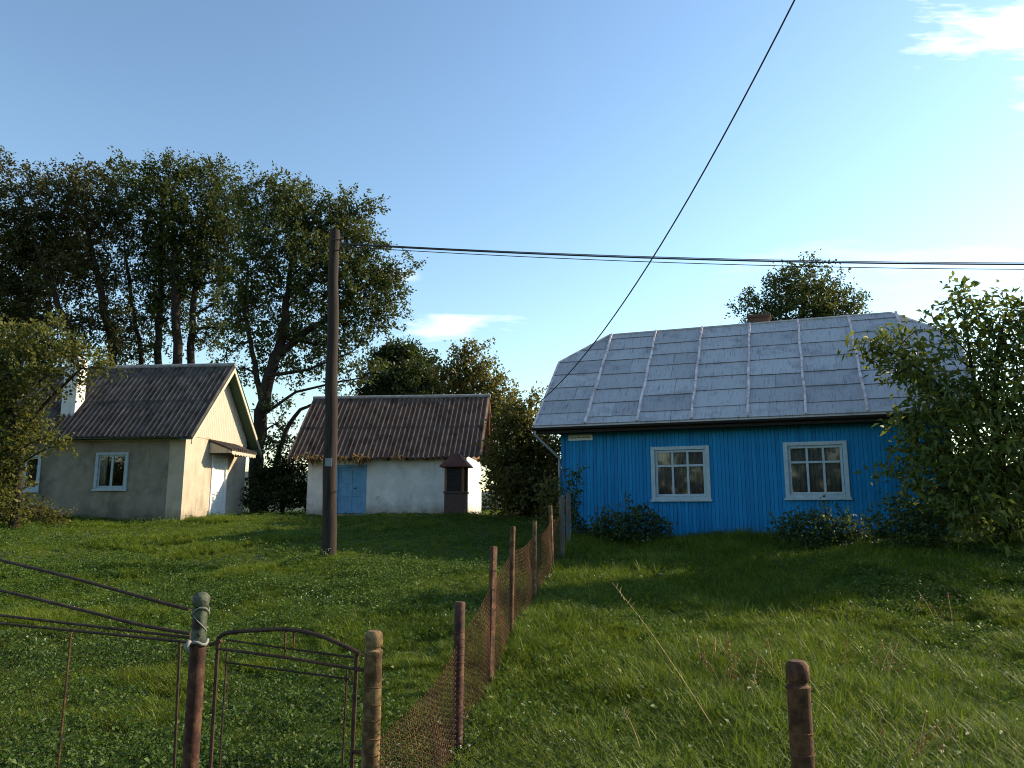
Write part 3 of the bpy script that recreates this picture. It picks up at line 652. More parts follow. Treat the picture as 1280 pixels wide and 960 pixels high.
for i in range(6):
    x = -w + .06 + i * (2 * w - .12) / 6; bd.box(x + .004, x + (2 * w - .12) / 6 - .004, -w + .02, -w + .045, h2 + .06, ht - .02)
    bd.box(-w + .02, -w + .045, x + .004, x + (2 * w - .12) / 6 - .004, h2 + .06, ht - .02)
    bd.box(x + .004, x + (2 * w - .12) / 6 - .004, w - .045, w - .02, h2 + .06, ht - .02)
bd.build('side_boarding', M['dark_wood'], well)
r_ = MB(); o1 = .46
ring = [(-o1, -o1), (o1, -o1), (o1, o1), (-o1, o1)]
r_.add([(x, y, ht) for x, y in ring] + [(x, y, ht - .04) for x, y in ring] + [(x * .28, y * .28, hp - .06) for x, y in ring] + [(0, 0, hp + .02)],
       [(0, 1, 9, 8), (1, 2, 10, 9), (2, 3, 11, 10), (3, 0, 8, 11), (8, 9, 12), (9, 10, 12), (10, 11, 12), (11, 8, 12), (4, 5, 1, 0), (5, 6, 2, 1), (6, 7, 3, 2), (7, 4, 0, 3), (7, 6, 5, 4)])
r_.build('roof', M['red_tin'], well)
# wooden stakes beside the blue house corner
for (px, pyt, pyb, Y, lab) in ((703, 622, 690, 16.4, 'grey weathered plank stake at the end of the wire fence, nearest the blue wall'), (711, 617, 672, 17.6, 'thin brown stake against the blue house corner')):
    p = P(px, pyb, Y); p.z = gz(p.x, p.y); h = P(px, pyt, Y).z - p.z
    t_ = MB().box(-.05, .05, -.02, .02, -.1, h); t_.prism([(-.05, -.02, h), (.05, -.02, h), (0, -.02, h + .06)], (0, .04, 0))
    tag(t_.build('wooden_stake', M['grey_wood'], loc=p, bevel=.004), lab, 'stake', 'wooden stakes by the blue house')

# ------------------------------------------------------------------ utility pole and wires
pb_ = P(411, 690, 16.3); pt_ = P(418, 288, 16.3); pbz = gz(pb_.x, pb_.y)
pole = thing('utility_pole', 'tall bare wooden utility pole leaning slightly in the left yard', 'utility pole', (pb_.x, pb_.y, pbz))
top = pt_ - Vector((pb_.x, pb_.y, pbz)); n = 12
mb = MB(); mb.tube([Vector((0, 0, -.4)).lerp(top, 0) if i == 0 else top * (i / n) + Vector((.012 * math.sin(i * 1.7), 0, 0)) for i in range(n + 1)], [.155 - .05 * i / n + .004 * math.sin(i * 2.3) for i in range(n + 1)], 16)
mb.build('shaft', M['pole'], pole, smooth='auto')
q = top * .27; MB().box(q.x - .07, q.x + .07, q.y - .165, q.y - .15, q.z - .07, q.z + .1).build('number_plate', M['zinc'], pole, bevel=.004)
br = MB(); za = P(418, 309, 16.3).z - pbz
k = za / top.z; c_ = top * k
br.tube([c_ + Vector((-.02, -.16, .12)), c_ + Vector((.2, -.12, .12)), c_ + Vector((.22, -.12, .2))], .014, 6)
br.build('bracket', M['iron'], pole); br = MB()
br.tube([c_ + Vector((0, -.14, -.12)), c_ + Vector((.18, -.14, -.12))], .014, 6); br.build('bracket', M['iron'], pole)
for dz_, sg, rad, dy_, lab in ((.03, .75, .016, 0, 'thick dark power cable, the heaviest running right from the wooden pole'), (.07, .73, .0085, .05, 'thin upper power wire running right from the wooden pole'), (-.04, .8, .0085, -.04, 'thin lowest power wire running right from the wooden pole')):
    a = Vector((pb_.x, pb_.y, pbz)) + c_ + Vector((.15, -.12 + dy_, dz_)); b = Vector((34, 13.5 + dy_ * 4, CZ + 5.55 + dz_ * 1.6))
    pts = [a.lerp(b, i / 48) + Vector((0, 0, -sg * 4 * (i / 48) * (1 - i / 48))) for i in range(49)]
    mb = MB(); mb.tube(pts, rad, 6); tag(mb.build('power_line', M['cable']), lab, 'wire', 'power lines from the pole')
H = P(674, 503, 19.62)
pts = []
for i in range(41):
    t = i / 40 * 1.05; pts.append(Vector((H.x + 5.84 * t, H.y - 18.4 * t, H.z + 2.76 * t + 8.8 * t * t)))
mb = MB(); mb.tube(pts, [.013] * 41, 6); tag(mb.build('service_wire', M['cable']), 'slack black service wire running down to the blue house roof edge', 'wire')

# ------------------------------------------------------------------ fences and gates
dF = Vector((math.cos(R(25)), -math.sin(R(25)), 0)); nF = Vector((math.sin(R(25)), math.cos(R(25)), 0))
pA = P(465, 880, 4.6); A0 = Vector((pA.x, pA.y, 0))
def onF(px, py, off=0.0): return hit(px, py, A0 + nF * off, nF)
def lathe(prof, n=18):
    mb = MB(); vs = [(r * math.cos(2 * math.pi * k / n), r * math.sin(2 * math.pi * k / n), z) for r, z in prof for k in range(n)]
    mb.add(vs, [(i * n + k, i * n + (k + 1) % n, (i + 1) * n + (k + 1) % n, (i + 1) * n + k) for i in range(len(prof) - 1) for k in range(n)] + [tuple(range((len(prof) - 1) * n, len(prof) * n))]); return mb
def ties(mb, r, zs, seed):
    rs = random.Random(seed)
    for z in zs:
        tl = rs.uniform(-.25, .25)
        mb.tube([((r + .003) * math.cos(t), (r + .003) * math.sin(t), z + tl * r * math.cos(t)) for t in [2 * math.pi * i / 14 for i in range(15)]], .0028, 5)
    return mb
G = 'rusty pipe posts of the wire fence'
def capped_post(p, htop, r, m, lab, lean=(0, 0)):
    o = thing('fence_post', lab, 'fence post', p, 0, G)
    h = htop - p.z
    lathe([(r, -.3), (r, h - .125), (r * 1.06, h - .12), (r * 1.06, h - .108), (r * .8, h - .1), (r * .82, h - .09)]).build('shaft', m, o, smooth='auto')
    lathe([(r * .85, h - .09), (r * 1.0, h - .08), (r * 1.02, h - .04), (r * .95, h - .015), (r * .7, h)]).build('cap', m, o, smooth='auto')
    ties(MB(), r, [h - .3 - .09 * k for k in range(9)], int(p.x * 10)).build('wire_tie', M['mesh_rust'], o)
    o.rotation_euler = (lean[0], lean[1], 0); return o
A = Vector((A0.x, A0.y, gz(A0.x, A0.y))); topA = onF(465, 788)
capped_post(A, topA.z, .051, M['rust_ochre'], 'ochre rusty capped pipe post where the small gate meets the wire fence')
topB = onF(996, 826); Bp = Vector((topB.x, topB.y, gz(topB.x, topB.y)))
capped_post(Bp, topB.z, .050, M['rust'], 'dark rusty capped pipe post standing alone in the right foreground')
posts = []
spec = [(575, 752, 571, 930, 6.94, .047, 'rust_red', 'reddish pipe post wound with wire, nearest of the row running back to the blue house'),
        (617, 683, 613, 833, 8.65, .042, 'rust', 'tall square-topped rusty post, second of the row running back to the blue house'),
        (641, 658, 638, 795, 10.1, .034, 'rust', 'slim rusty post, third of the row running back to the blue house'),
        (668.5, 651, 668, 748, 12.6, .034, 'rust_ochre', 'slim pale rusty post, fourth of the row running back to the blue house'),
        (688, 632, 690, 700, 15.4, .036, 'rust_ochre', 'slim pale post, last pipe post before the wooden stakes')]
for (tx, ty, bx, by, Y, r, m_, lab) in spec:
    t_ = P(tx, ty, Y); b_ = P(bx, by, Y); zb = gz(b_.x, b_.y); b_ = t_ + (b_ - t_) * ((t_.z - zb) / (t_.z - b_.z))
    h = t_.z - zb; o = thing('fence_post', lab, 'fence post', (b_.x, b_.y, zb), 0, G)
    o.rotation_euler = (0, math.atan2(t_.x - b_.x, h), 0)
    lathe([(r, -.3), (r, h - .01), (r * .85, h)], 4 if 'square' in lab else 16).build('shaft', M[m_], o, smooth='auto')
    ties(MB(), r, [h - .25 - (.06 if r > .045 else .2) * k for k in range(12 if r > .045 else 4)], int(Y)).build('wire_tie', M['mesh_rust'], o)
    posts.append(Vector((b_.x, b_.y, zb)))
def chainlink(name, label, nodes, m, cell=.055, rad=.0016, seed=0, group='wire netting fences', parent=None, bulge=.05):
    """nodes: (ground point, height above ground of the net's top); netting of zigzag wires between them"""
    rs = random.Random(seed); P_ = [n[0] for n in nodes]; cum = [0]
    for a, b in zip(P_, P_[1:]): cum.append(cum[-1] + (Vector((b.x - a.x, b.y - a.y, 0))).length)
    L = cum[-1]; nw = int(L / cell)
    xs = np.array([p.x for p in P_]); ys = np.array([p.y for p in P_]); hs = np.array([n[1] for n in nodes]); cu = np.array(cum)
    K = int(max(hs) / (cell / 2)) + 1
    I, J = np.meshgrid(np.arange(nw), np.arange(K + 1), indexing='ij')
    U = np.clip((I + (J % 2) * 1.0) * cell, 0, L)
    x = np.interp(U, cu, xs); y = np.interp(U, cu, ys); h = np.interp(U, cu, hs)
    seg = np.searchsorted(cu, U, side='right').clip(1, len(cu) - 1); u0, u1 = cu[seg - 1], cu[seg]; tt = (U - u0) / np.maximum(u1 - u0, 1e-6)
    sag = .03 * 4 * tt * (1 - tt) * np.minimum(1, (u1 - u0))
    z0 = ground(x, y)
    vfrac = J / K
    z = z0 + (h - sag) * vfrac
    gxn = np.interp(np.minimum(U + .05, L), cu, xs) - np.interp(np.maximum(U - .05, 0), cu, xs); gyn = np.interp(np.minimum(U + .05, L), cu, ys) - np.interp(np.maximum(U - .05, 0), cu, ys)
    ln = np.hypot(gxn, gyn) + 1e-9; nxv, nyv = -gyn / ln, gxn / ln
    off = bulge * np.sin(U * 2.1 + vfrac * 3 + seed) * np.sin(vfrac * np.pi) * np.sin(tt * np.pi) + .004 * np.where((I + J) % 2, 1, -1)
    x = x + nxv * off; y = y + nyv * off
    PT = np.stack([x, y, z], -1)
    # three-sided tube per wire
    tang = np.array([xs[-1] - xs[0], ys[-1] - ys[0], 0.]); tang /= np.linalg.norm(tang); nrm = np.array([-tang[1], tang[0], 0])
    offs = [nrm * rad * 1.3, -nrm * rad * .8 + tang * rad, -nrm * rad * .8 - tang * rad]
    V = np.stack([PT + o_ for o_ in offs], 2); n0, n1 = PT.shape[:2]
    idx = np.arange(n0 * n1 * 3).reshape(n0, n1, 3)
    Qs = [np.stack([idx[:, :-1, k], idx[:, :-1, (k + 1) % 3], idx[:, 1:, (k + 1) % 3], idx[:, 1:, k]], -1).reshape(-1, 4) for k in range(3)]
    Vf = V.reshape(-1, 3); base_ = np.array(parent.location) if parent else np.zeros(3)
    o = npmesh(name, Vf - base_, np.concatenate(Qs), np.zeros(len(Vf)), m, parent)
    if label: tag(o, label, 'fence', group)
    return o
stk = P(703, 690, 16.4)
sidenodes = [(A, .72)] + [(p, h) for p, h in zip(posts, (.95, 1.08, 1.1, 1.05, .98))] + [(Vector((stk.x, stk.y, 0)), .95)]
chainlink('wire_fence', 'rusty brown chain-link netting running back to the blue house', sidenodes, M['mesh_rust'], .05, .0028, 1, bulge=.07)
Bp2 = Bp + dF * 2.6; mid1 = A.lerp(Bp, .3); mid2 = A.lerp(Bp, .65)
chainlink('wire_fence', 'thin dark chain-link netting along the right foreground between the capped posts', [(A, .9), (mid1, .97), (mid2, .95), (Bp, .88), (Bp.lerp(Bp2, .4), .74), (Bp2, .72)], M['mesh_dark'], .06, .0025, 3, bulge=.1)
# gate post
gtop = onF(252, 740); gp = Vector((gtop.x, gtop.y, gz(gtop.x, gtop.y)))
gpost = thing('gate_post', 'dark red iron gate post with a ball cap and pale green top', 'gate post', gp)
h = gtop.z - gp.z; r = .05; hg = onF(247, 803).z - gp.z
lathe([(r, -.3), (r, hg)], 14).build('shaft', M['rust_red'], gpost, smooth='auto')
lathe([(r * .92, hg), (r * .92, h - .1), (r * .7, h - .095)], 14).build('sleeve', M['green_iron'], gpost, smooth='auto')
lathe([(r * .6, h - .1), (r * .95, h - .085), (r * 1.12, h - .055), (r * 1.08, h - .03), (r * .75, h - .008), (r * .3, h)], 14).build('cap', M['green_iron'], gpost, smooth=True)
tw = MB(); rs = random.Random(2)
tw.tube([((r + .004) * math.cos(t), (r + .004) * math.sin(t), h - .12 + .03 * math.sin(t * 1.5)) for t in [i * .45 for i in range(17)]], .004, 5)
tw.tube([((r * .95) * math.cos(t), (r * .95) * math.sin(t) , h - .14 - .012 * i) for i, t in enumerate([-2.2 + .25 * i for i in range(10)])], .003, 5)
twg = tag(tw.build('twine', M['twine'], loc=gp), 'pale twine wrapped round the neck of the ball-capped gate post', 'twine')
rg_ = MB(); rg_.tube([(r * 1.1 * math.cos(t), r * 1.1 * math.sin(t), hg + .012 * math.sin(3 * t)) for t in [i * .5 for i in range(14)]], .011, 6)
rg_.tube([(-.03, -.055, hg + .02), (-.045, -.07, hg - .01), (-.035, -.065, hg - .05)], [.014, .018, .008], 6)
tag(rg_.build('rag', M['twine'], loc=gp, smooth=True), 'knotted pale rag tied round the gate post at the gate latch', 'rag')
def pipes(mb, lines, rad, off=0.0, n=7, org=None):
    for ln in lines:
        pts = [onF(x, y, off) - (org or Vector((0, 0, 0))) for x, y in ln]
        mb.tube(pts, rad, n)
def arc(pts, n=10):                  # smooth curve through pixel points (Catmull-Rom)
    out = []; q = [pts[0]] + pts + [pts[-1]]
    for i in range(1, len(q) - 2):
        for k in range(n):
            t = k / n; p = [.5 * (2 * q[i][j] + (q[i + 1][j] - q[i - 1][j]) * t + (2 * q[i - 1][j] - 5 * q[i][j] + 4 * q[i + 1][j] - q[i + 2][j]) * t * t + (3 * q[i][j] - q[i - 1][j] - 3 * q[i + 1][j] + q[i + 2][j]) * t ** 3) for j in (0, 1)]
            out.append(tuple(p))
    return out + [pts[-1]]
og = onF(272, 960); og = Vector((og.x, og.y, gz(og.x, og.y)))
gate = thing('gate', 'small arched iron garden gate with wire netting between two posts', 'gate', og, 0, 'iron yard gates')
mb = MB(); pipes(mb, [[(273, 795), (262, 975), (259, 1030)], [(446, 815), (439, 975), (437, 1030)], arc([(273, 797), (285, 791), (320, 788), (360, 787), (395, 793), (425, 805), (450, 817)]), [(262, 1030), (437, 1040)]], .0125, 0, 8, og)
pipes(mb, [[(275, 811), (359, 822), (443, 836)]], .009, 0, 7, og); mb.build('frame', M['iron'], gate, smooth='auto')
mb = MB(); pipes(mb, [[(283, 800), (340, 808), (443, 822)], [(283, 828), (437, 849)], [(284, 813), (274, 965), (271, 1025)], [(434, 838), (428, 960), (427, 1030)]], .0065, .012, 6, og); mb.build('inner_frame', M['iron'], gate, smooth='auto')
mb = MB(); pipes(mb, [[(357, 789), (356, 822)], [(368, 789), (367, 810)]], .007, 0, 6, og); mb.build('ornament_bar', M['rust'], gate)
a = onF(273, 960); b = onF(437, 960)
chainlink('netting', None, [(Vector((a.x, a.y, 0)) , onF(280, 826).z - gz(a.x, a.y)), (Vector((b.x, b.y, 0)), onF(437, 848).z - gz(b.x, b.y))], M['mesh_dark'], .055, .0021, 5, None, gate, .01)
lt = MB(); pipes(lt, [[(262, 806), (277, 801)], [(444, 836), (462, 838)]], .012, 0, 6, og); pipes(lt, [[(443, 940), (460, 942)]], .012, 0, 6, og); lt.build('hinge', M['rust'], gate)
ol = onF(218, 960); ol = Vector((ol.x, ol.y, gz(ol.x, ol.y)))
gl = thing('gate', 'wide iron yard gate with sweeping curved rails left of the ball-capped post', 'gate', ol, 0, 'iron yard gates')
mb = MB(); pipes(mb, [arc([(236, 762), (180, 747), (100, 725), (0, 700), (-90, 680), (-170, 668), (-250, 664)]), arc([(238, 792), (180, 782), (100, 762), (0, 738), (-90, 722), (-250, 712)])], .0115, 0, 8, ol); mb.build('top_rail', M['iron'], gl, smooth='auto')
mb = MB(); pipes(mb, [[(238, 797), (0, 769), (-250, 742)], [(238, 803), (0, 779), (-250, 754)], [(225, 800), (217, 975), (214, 1010)], [(-235, 665), (-245, 800), (-250, 920)], [(214, 1008), (-250, 915)]], .0095, 0, 8, ol); mb.build('frame', M['iron'], gl, smooth='auto')
mb = MB(); pipes(mb, [[(89, 791), (72, 965), (68, 985)]], .007, .01, 6, ol); pipes(mb, [[(-70, 772), (-84, 955)]], .007, .01, 6, ol); mb.build('upright_bar', M['rust'], gl)
a = onF(-245, 850); b = onF(220, 960)
chainlink('netting', None, [(Vector((a.x, a.y, 0)), onF(-245, 756).z - gz(a.x, a.y)), (Vector((b.x, b.y, 0)), onF(225, 802).z - gz(b.x, b.y))], M['mesh_dark'], .06, .0021, 7, None, gl, .01)
# long dry stalks leaning in the grass
for (x0, y0, x1, y1, Ya, Yb, lab) in ((889, 905, 765, 728, 6.9, 7.6, 'long pale straw stalk leaning left in the tall grass'), (800, 935, 778, 890, 6.4, 6.5, 'short pale straw stalk leaning in the foreground weeds')):
    a = P(x0, y0, Ya); b = P(x1, y1, Yb); mb = MB(); mb.tube([a.lerp(b, i / 10) + Vector((0, 0, .05 * math.sin(math.pi * i / 10))) for i in range(11)], [.0045 - .0003 * i for i in range(11)], 6)
    for i in range(6): q = a.lerp(b, .8 + .03 * i); mb.tube([q, q + Vector((random.uniform(-.05, .05), .02, .05))], [.004, .002], 5)
    tag(mb.build('straw_stalk', M['straw']), lab, 'dry stalk', 'dry straw stalks')

# ------------------------------------------------------------------ trees
def bez(a, b, c, n): return [a.lerp(b, t).lerp(b.lerp(c, t), t) for t in [i / n for i in range(n + 1)]]
def tree(name, label, cat, base, stems, blobs, leaf, lm, seed, group=None, leaf_n=1.0, aspect=.55, twig=.45, limb=.05, per=14, droop=0.0, up=.35, shell=.45, bm='bark', crown='crown', bare=0):
    """stems: [(points, radii)]; blobs: (px, py, rpx, depth, density[, flatten])"""
    rg = np.random.default_rng(seed); rs = random.Random(seed)
    base = Vector(base); o = thing(name, label, cat, base, 0, group)
    tk = MB(); sp = []
    for pts, rad in stems:
        pts = [Vector(p) for p in pts]; fine = []; fr = []
        for i in range(len(pts) - 1):
            for k in range(4):
                t = k / 4; jit = rad[i] * .35
                fine.append(pts[i].lerp(pts[i + 1], t) + Vector((rs.uniform(-jit, jit), rs.uniform(-jit, jit), 0))); fr.append(rad[i] + (rad[i + 1] - rad[i]) * t)
        fine.append(pts[-1]); fr.append(rad[-1])
        tk.tube([p - base for p in fine], fr, 9); sp += list(zip(fine, fr))
    Cs, Ds, Ss = [], [], []
    for bl in blobs:
        px, py, rp, Y, den = bl[:5]; flat = bl[5] if len(bl) > 5 else .85
        c = P(px, py, Y); r = rp * c.y / F
        if sp:
            cand = [(q, rr) for q, rr in sp if q.z < c.z + .2] or sp[:1]
            q, qr = min(cand, key=lambda e: (e[0] - c).length + .5 * abs(e[0].z - (c.z - .6 * (e[0].xy - c.xy).length)))
            lr = min(qr * .6, limb * (.6 + r * .35))
            mid = q.lerp(c, .5) + Vector((rs.uniform(-.15, .15), rs.uniform(-.15, .15), .12 * (c - q).length))
            mid.z = min(mid.z, max(c.z, q.z) + .3)
            tk.tube([p - base for p in bez(q, mid, c, 7)], [lr * (1 - .6 * i / 7) for i in range(8)], 6)
        else: lr = limb
        nt = max(5, int(den * 26 * (r / .8) ** 2 * leaf_n + 4))
        d = unit(rg.normal(size=(nt, 3))); rad = rg.random(nt) ** shell
        off = d * rad[:, None] * r * rg.uniform(.75, 1.15, (nt, 1)); off[:, 2] *= flat
        T = np.array(c) + off
        nb_ = min(nt, 12 + int(r * 4))
        for i in range(nb_):
            e = Vector(T[i]); m_ = c.lerp(e, .5) + Vector((rs.uniform(-.1, .1), rs.uniform(-.1, .1), -.05)) * r
            tk.tube([p - base for p in bez(c, m_, e, 4)], [max(.006, lr * .42 * (1 - .75 * k / 4)) for k in range(5)], 4, caps=False)
        out = unit(off + 1e-6); td = unit(out * .7 + rg.normal(size=(nt, 3)) * .5 + np.array([0, 0, up]))
        k = per; tl = twig * rg.uniform(.6, 1.3, (nt, 1))
        s_ = rg.random((nt, k)) ** .8
        C = T[:, None, :] + td[:, None, :] * (s_[..., None] * tl[:, None, :]) + rg.normal(size=(nt, k, 3)) * leaf * .55
        Dn = td[:, None, :] * .5 + rg.normal(size=(nt, k, 3)) * .75 + np.array([0, 0, -.15])
        Cs.append(C.reshape(-1, 3)); Ds.append(Dn.reshape(-1, 3)); Ss.append(leaf * rg.uniform(.6, 1.25, nt * k))
        if bare:                      # thin spiky shoots at the outline
            for i in range(int(bare * nt / 10)):
                e = Vector(T[-1 - i]); tk.tube([e - base, e - base + Vector(td[-1 - i]) * twig * 1.3], [.006, .003], 4, caps=False)
    if tk.v: tk.build('trunk', M[bm], o, smooth=True)
    C = np.concatenate(Cs); V_, Q_ = leafgeo(C, np.concatenate(Ds), np.concatenate(Ss), aspect, rg, droop=droop)
    npmesh(crown, V_ - np.array(base), Q_, np.repeat(rg.random(len(Q_)), 4), M[lm], o); return o
def PS(lst, Y): return [P(x, y, Y) for x, y in lst]
def gp_(px, Y): p = P(px, 640, Y); p.z = gz(p.x, p.y) - .1; return p
TG = 'tall trees behind the plastered cottage'
Y = 33.
b1 = gp_(130, Y); tree('deciduous_tree', 'tall tree with rusty brown leaves at the far left above the cottage roof', 'tree', b1,
    [([b1] + PS([(140, 560), (142, 450), (128, 370), (112, 300), (105, 250)], Y), [.26, .23, .19, .15, .1, .04]),
     ([b1] + PS([(110, 520), (90, 420), (60, 350), (35, 280)], Y - .5), [.22, .18, .15, .1, .04])],
    [(14, 240, 34, Y, .8), (40, 285, 42, Y, 1), (-25, 280, 50, Y, 1), (78, 255, 34, Y, .9), (110, 250, 34, Y - 1, .9), (80, 300, 45, Y + 1, 1), (130, 285, 34, Y, 1), (25, 335, 42, Y + .5, .9), (75, 350, 38, Y, .8), (-20, 370, 55, Y, 1), (115, 330, 28, Y, .7), (3, 208, 15, Y, .8), (50, 235, 18, Y, .6), (78, 222, 14, Y, .7), (105, 222, 14, Y, .7), (125, 225, 12, Y, .6),
     (40, 400, 40, Y, .8), (110, 400, 30, Y, .6), (150, 400, 26, Y, .5), (0, 430, 50, Y, .9), (150, 440, 25, Y, .4), (60, 320, 50, Y + 1, 1), (130, 350, 34, Y + .6, .7), (90, 430, 34, Y + .4, .6), (135, 415, 26, Y, .5), (20, 380, 50, Y + 1, .9)],
    .15, 'lf_rusty', 21, TG, leaf_n=1.85, per=25, twig=.7, limb=.09)
Y = 34.
b2 = gp_(215, Y)
tree('deciduous_tree', 'tall many-stemmed tree behind the ridge of the plastered cottage', 'tree', b2,
    [([gp_(200, Y)] + PS([(198, 540), (197, 440), (200, 370), (200, 300), (205, 240)], Y), [.2, .18, .16, .13, .1, .04]),
     ([gp_(222, Y)] + PS([(221, 540), (222, 430), (218, 350), (216, 280)], Y - .4), [.24, .22, .2, .16, .05]),
     ([gp_(236, Y)] + PS([(237, 540), (238, 430), (243, 360), (258, 270)], Y), [.2, .18, .16, .12, .05]),
     ([gp_(180, Y)] + PS([(182, 540), (176, 440), (165, 380), (155, 300)], Y), [.14, .12, .1, .08, .04])],
    [(152, 232, 30, Y, .9), (205, 222, 26, Y - 1, 1.6), (198, 255, 34, Y - 1, 1.3), (175, 275, 36, Y, 1), (262, 232, 30, Y, 1), (278, 262, 34, Y, 1.1), (248, 280, 38, Y - .5, 1.1), (225, 305, 40, Y, 1), (180, 318, 30, Y, .8), (290, 300, 34, Y, 1), (200, 350, 30, Y, .8), (262, 330, 30, Y, .8), (235, 350, 26, Y, .7), (165, 350, 24, Y, .5), (186, 385, 26, Y, .6), (268, 380, 24, Y, .4), (205, 400, 24, Y, .5), (245, 215, 14, Y, .7), (272, 212, 13, Y, .8), (160, 210, 13, Y, .5), (190, 430, 20, Y, .5), (250, 425, 24, Y, .5), (222, 375, 30, Y + .8, .7), (170, 400, 28, Y + .5, .6), (280, 350, 30, Y + .5, .7), (275, 410, 26, Y + .5, .5), (165, 445, 24, Y + .4, .5), (215, 330, 34, Y + 1, .9)],
    .15, 'lf_big', 22, TG, leaf_n=1.85, per=25, twig=.7, limb=.08)
Y = 31.
b3 = gp_(320, Y)
tree('deciduous_tree', 'tall spreading tree with a dark forked trunk right of the plastered cottage', 'tree', b3,
    [([b3] + PS([(322, 590), (325, 530), (333, 475), (348, 440), (357, 400), (362, 350), (368, 290)], Y), [.34, .29, .26, .24, .21, .17, .11, .04]),
     (PS([(345, 445), (375, 420), (410, 397), (445, 365), (470, 350)], Y), [.17, .14, .11, .08, .04]),
     (PS([(328, 505), (315, 440), (305, 390), (310, 330)], Y), [.13, .1, .08, .04]),
     (PS([(335, 470), (385, 462), (440, 440)], Y - .4), [.08, .06, .03]),
     (PS([(327, 520), (370, 490), (420, 478), (465, 470)], Y), [.07, .055, .04, .02]),
     ([gp_(330, Y)] + PS([(350, 560), (362, 530), (375, 512), (392, 505)], Y - .6), [.12, .1, .09, .07, .05])],
    [(325, 258, 34, Y, 1), (362, 262, 36, Y - .5, 1.1), (398, 285, 38, Y, 1.1), (340, 300, 40, Y - 1, 1.1), (428, 285, 32, Y, 1), (447, 275, 20, Y, .9), (455, 310, 26, Y, .9), (390, 325, 42, Y - 1, 1.2), (435, 335, 38, Y, 1.1), (320, 340, 36, Y, 1), (465, 345, 28, Y, 1), (488, 352, 20, Y, .8), (507, 340, 8, Y, .6), (518, 332, 5, Y, .6), (450, 375, 34, Y - .5, 1), (485, 378, 20, Y, .8), (405, 370, 38, Y, 1), (355, 370, 34, Y + .5, .9), (310, 385, 28, Y, .8), (430, 405, 30, Y, .8), (468, 405, 22, Y, .7), (485, 400, 11, Y, .6), (350, 420, 24, Y, .5), (395, 430, 28, Y, .55), (440, 440, 24, Y, .5), (300, 430, 20, Y, .4), (380, 470, 22, Y, .35), (455, 470, 16, Y, .4), (330, 440, 16, Y, .3), (345, 500, 16, Y, .3), (424, 250, 12, Y, .9), (463, 262, 9, Y, .8), (312, 232, 12, Y, .7), (345, 232, 12, Y, .8), (385, 245, 13, Y, .8), (345, 530, 18, Y, .4), (420, 500, 14, Y, .3), (300, 400, 30, Y + .6, .7), (370, 420, 34, Y + .6, .7), (345, 460, 26, Y + .5, .5), (410, 450, 28, Y + .4, .55), (430, 475, 20, Y + .3, .4), (305, 460, 22, Y + .4, .45)],
    .145, 'lf_big', 23, TG, leaf_n=1.9, per=25, twig=.68, limb=.075, bare=.6)
BG = 'trees beyond the white shed'
Y = 36.
b = gp_(505, Y); tree('round_tree', 'dense dark green rounded tree behind the white shed roof', 'tree', b, [([b] + PS([(505, 560), (503, 480)], Y), [.25, .2, .08])],
    [(500, 445, 22, Y, 1.8), (485, 465, 28, Y, 1.8), (522, 462, 26, Y, 1.8), (505, 485, 36, Y - 1, 1.8), (470, 495, 24, Y, 1.6), (540, 490, 26, Y, 1.6), (505, 530, 45, Y, 1.6), (465, 530, 30, Y, 1.2), (545, 530, 30, Y, 1.3)], .18, 'lf_dense', 31, BG, per=20, leaf_n=2.2, twig=.4)
Y = 34.
b = gp_(590, Y); tree('light_tree', 'yellowish green tree with thin upright shoots behind the shed roof', 'tree', b, [([b] + PS([(590, 560), (582, 490), (580, 432)], Y), [.2, .16, .1, .03]), (PS([(585, 500), (605, 445)], Y), [.06, .02])],
    [(582, 452, 20, Y, 1.2), (575, 480, 26, Y, 1.3), (605, 470, 22, Y, 1.2), (612, 495, 28, Y, 1.3), (635, 505, 20, Y, 1), (580, 437, 10, Y, .6), (601, 434, 6, Y, .5), (590, 520, 40, Y, 1.2), (630, 530, 30, Y, 1.1), (560, 470, 16, Y, .9)], .17, 'lf_yellow', 32, BG, leaf_n=2.2, twig=.5, bare=1)
Y = 24.6
b = gp_(655, Y); tree('hazel_bush', 'tall olive green thicket filling the gap between shed and blue house', 'bush', b, [([b] + PS([(655, 590), (650, 530)], Y), [.12, .09, .04]), ([b] + PS([(662, 570), (664, 495)], Y), [.08, .06, .02]), ([b] + PS([(640, 590), (628, 530)], Y), [.09, .07, .03]), ([b] + PS([(675, 600), (682, 560)], Y), [.08, .06, .03])],
    [(655, 520, 24, Y, 1), (662, 498, 10, Y, .5), (636, 545, 26, Y, 1.2), (668, 545, 28, Y, 1.2), (690, 570, 24, Y, 1.1), (645, 580, 34, Y, 1.3), (640, 600, 22, Y - .6, 1.2), (680, 605, 32, Y, 1.2), (645, 620, 30, Y - .8, 1.3), (634, 625, 16, Y - 1, 1.2), (694, 612, 22, Y, 1), (672, 635, 24, Y - 1, 1.2), (634, 520, 14, Y, .6), (705, 560, 20, Y + 1, 1), (650, 600, 40, Y + 1, 1.2), (690, 620, 30, Y + .5, 1.2), (630, 575, 28, Y + .8, 1), (665, 575, 34, Y + 1, 1.1), (640, 600, 16, Y + .6, 1)], .15, 'lf_yellow', 33, None, leaf_n=3, twig=.4, limb=.035)
Y = 29.
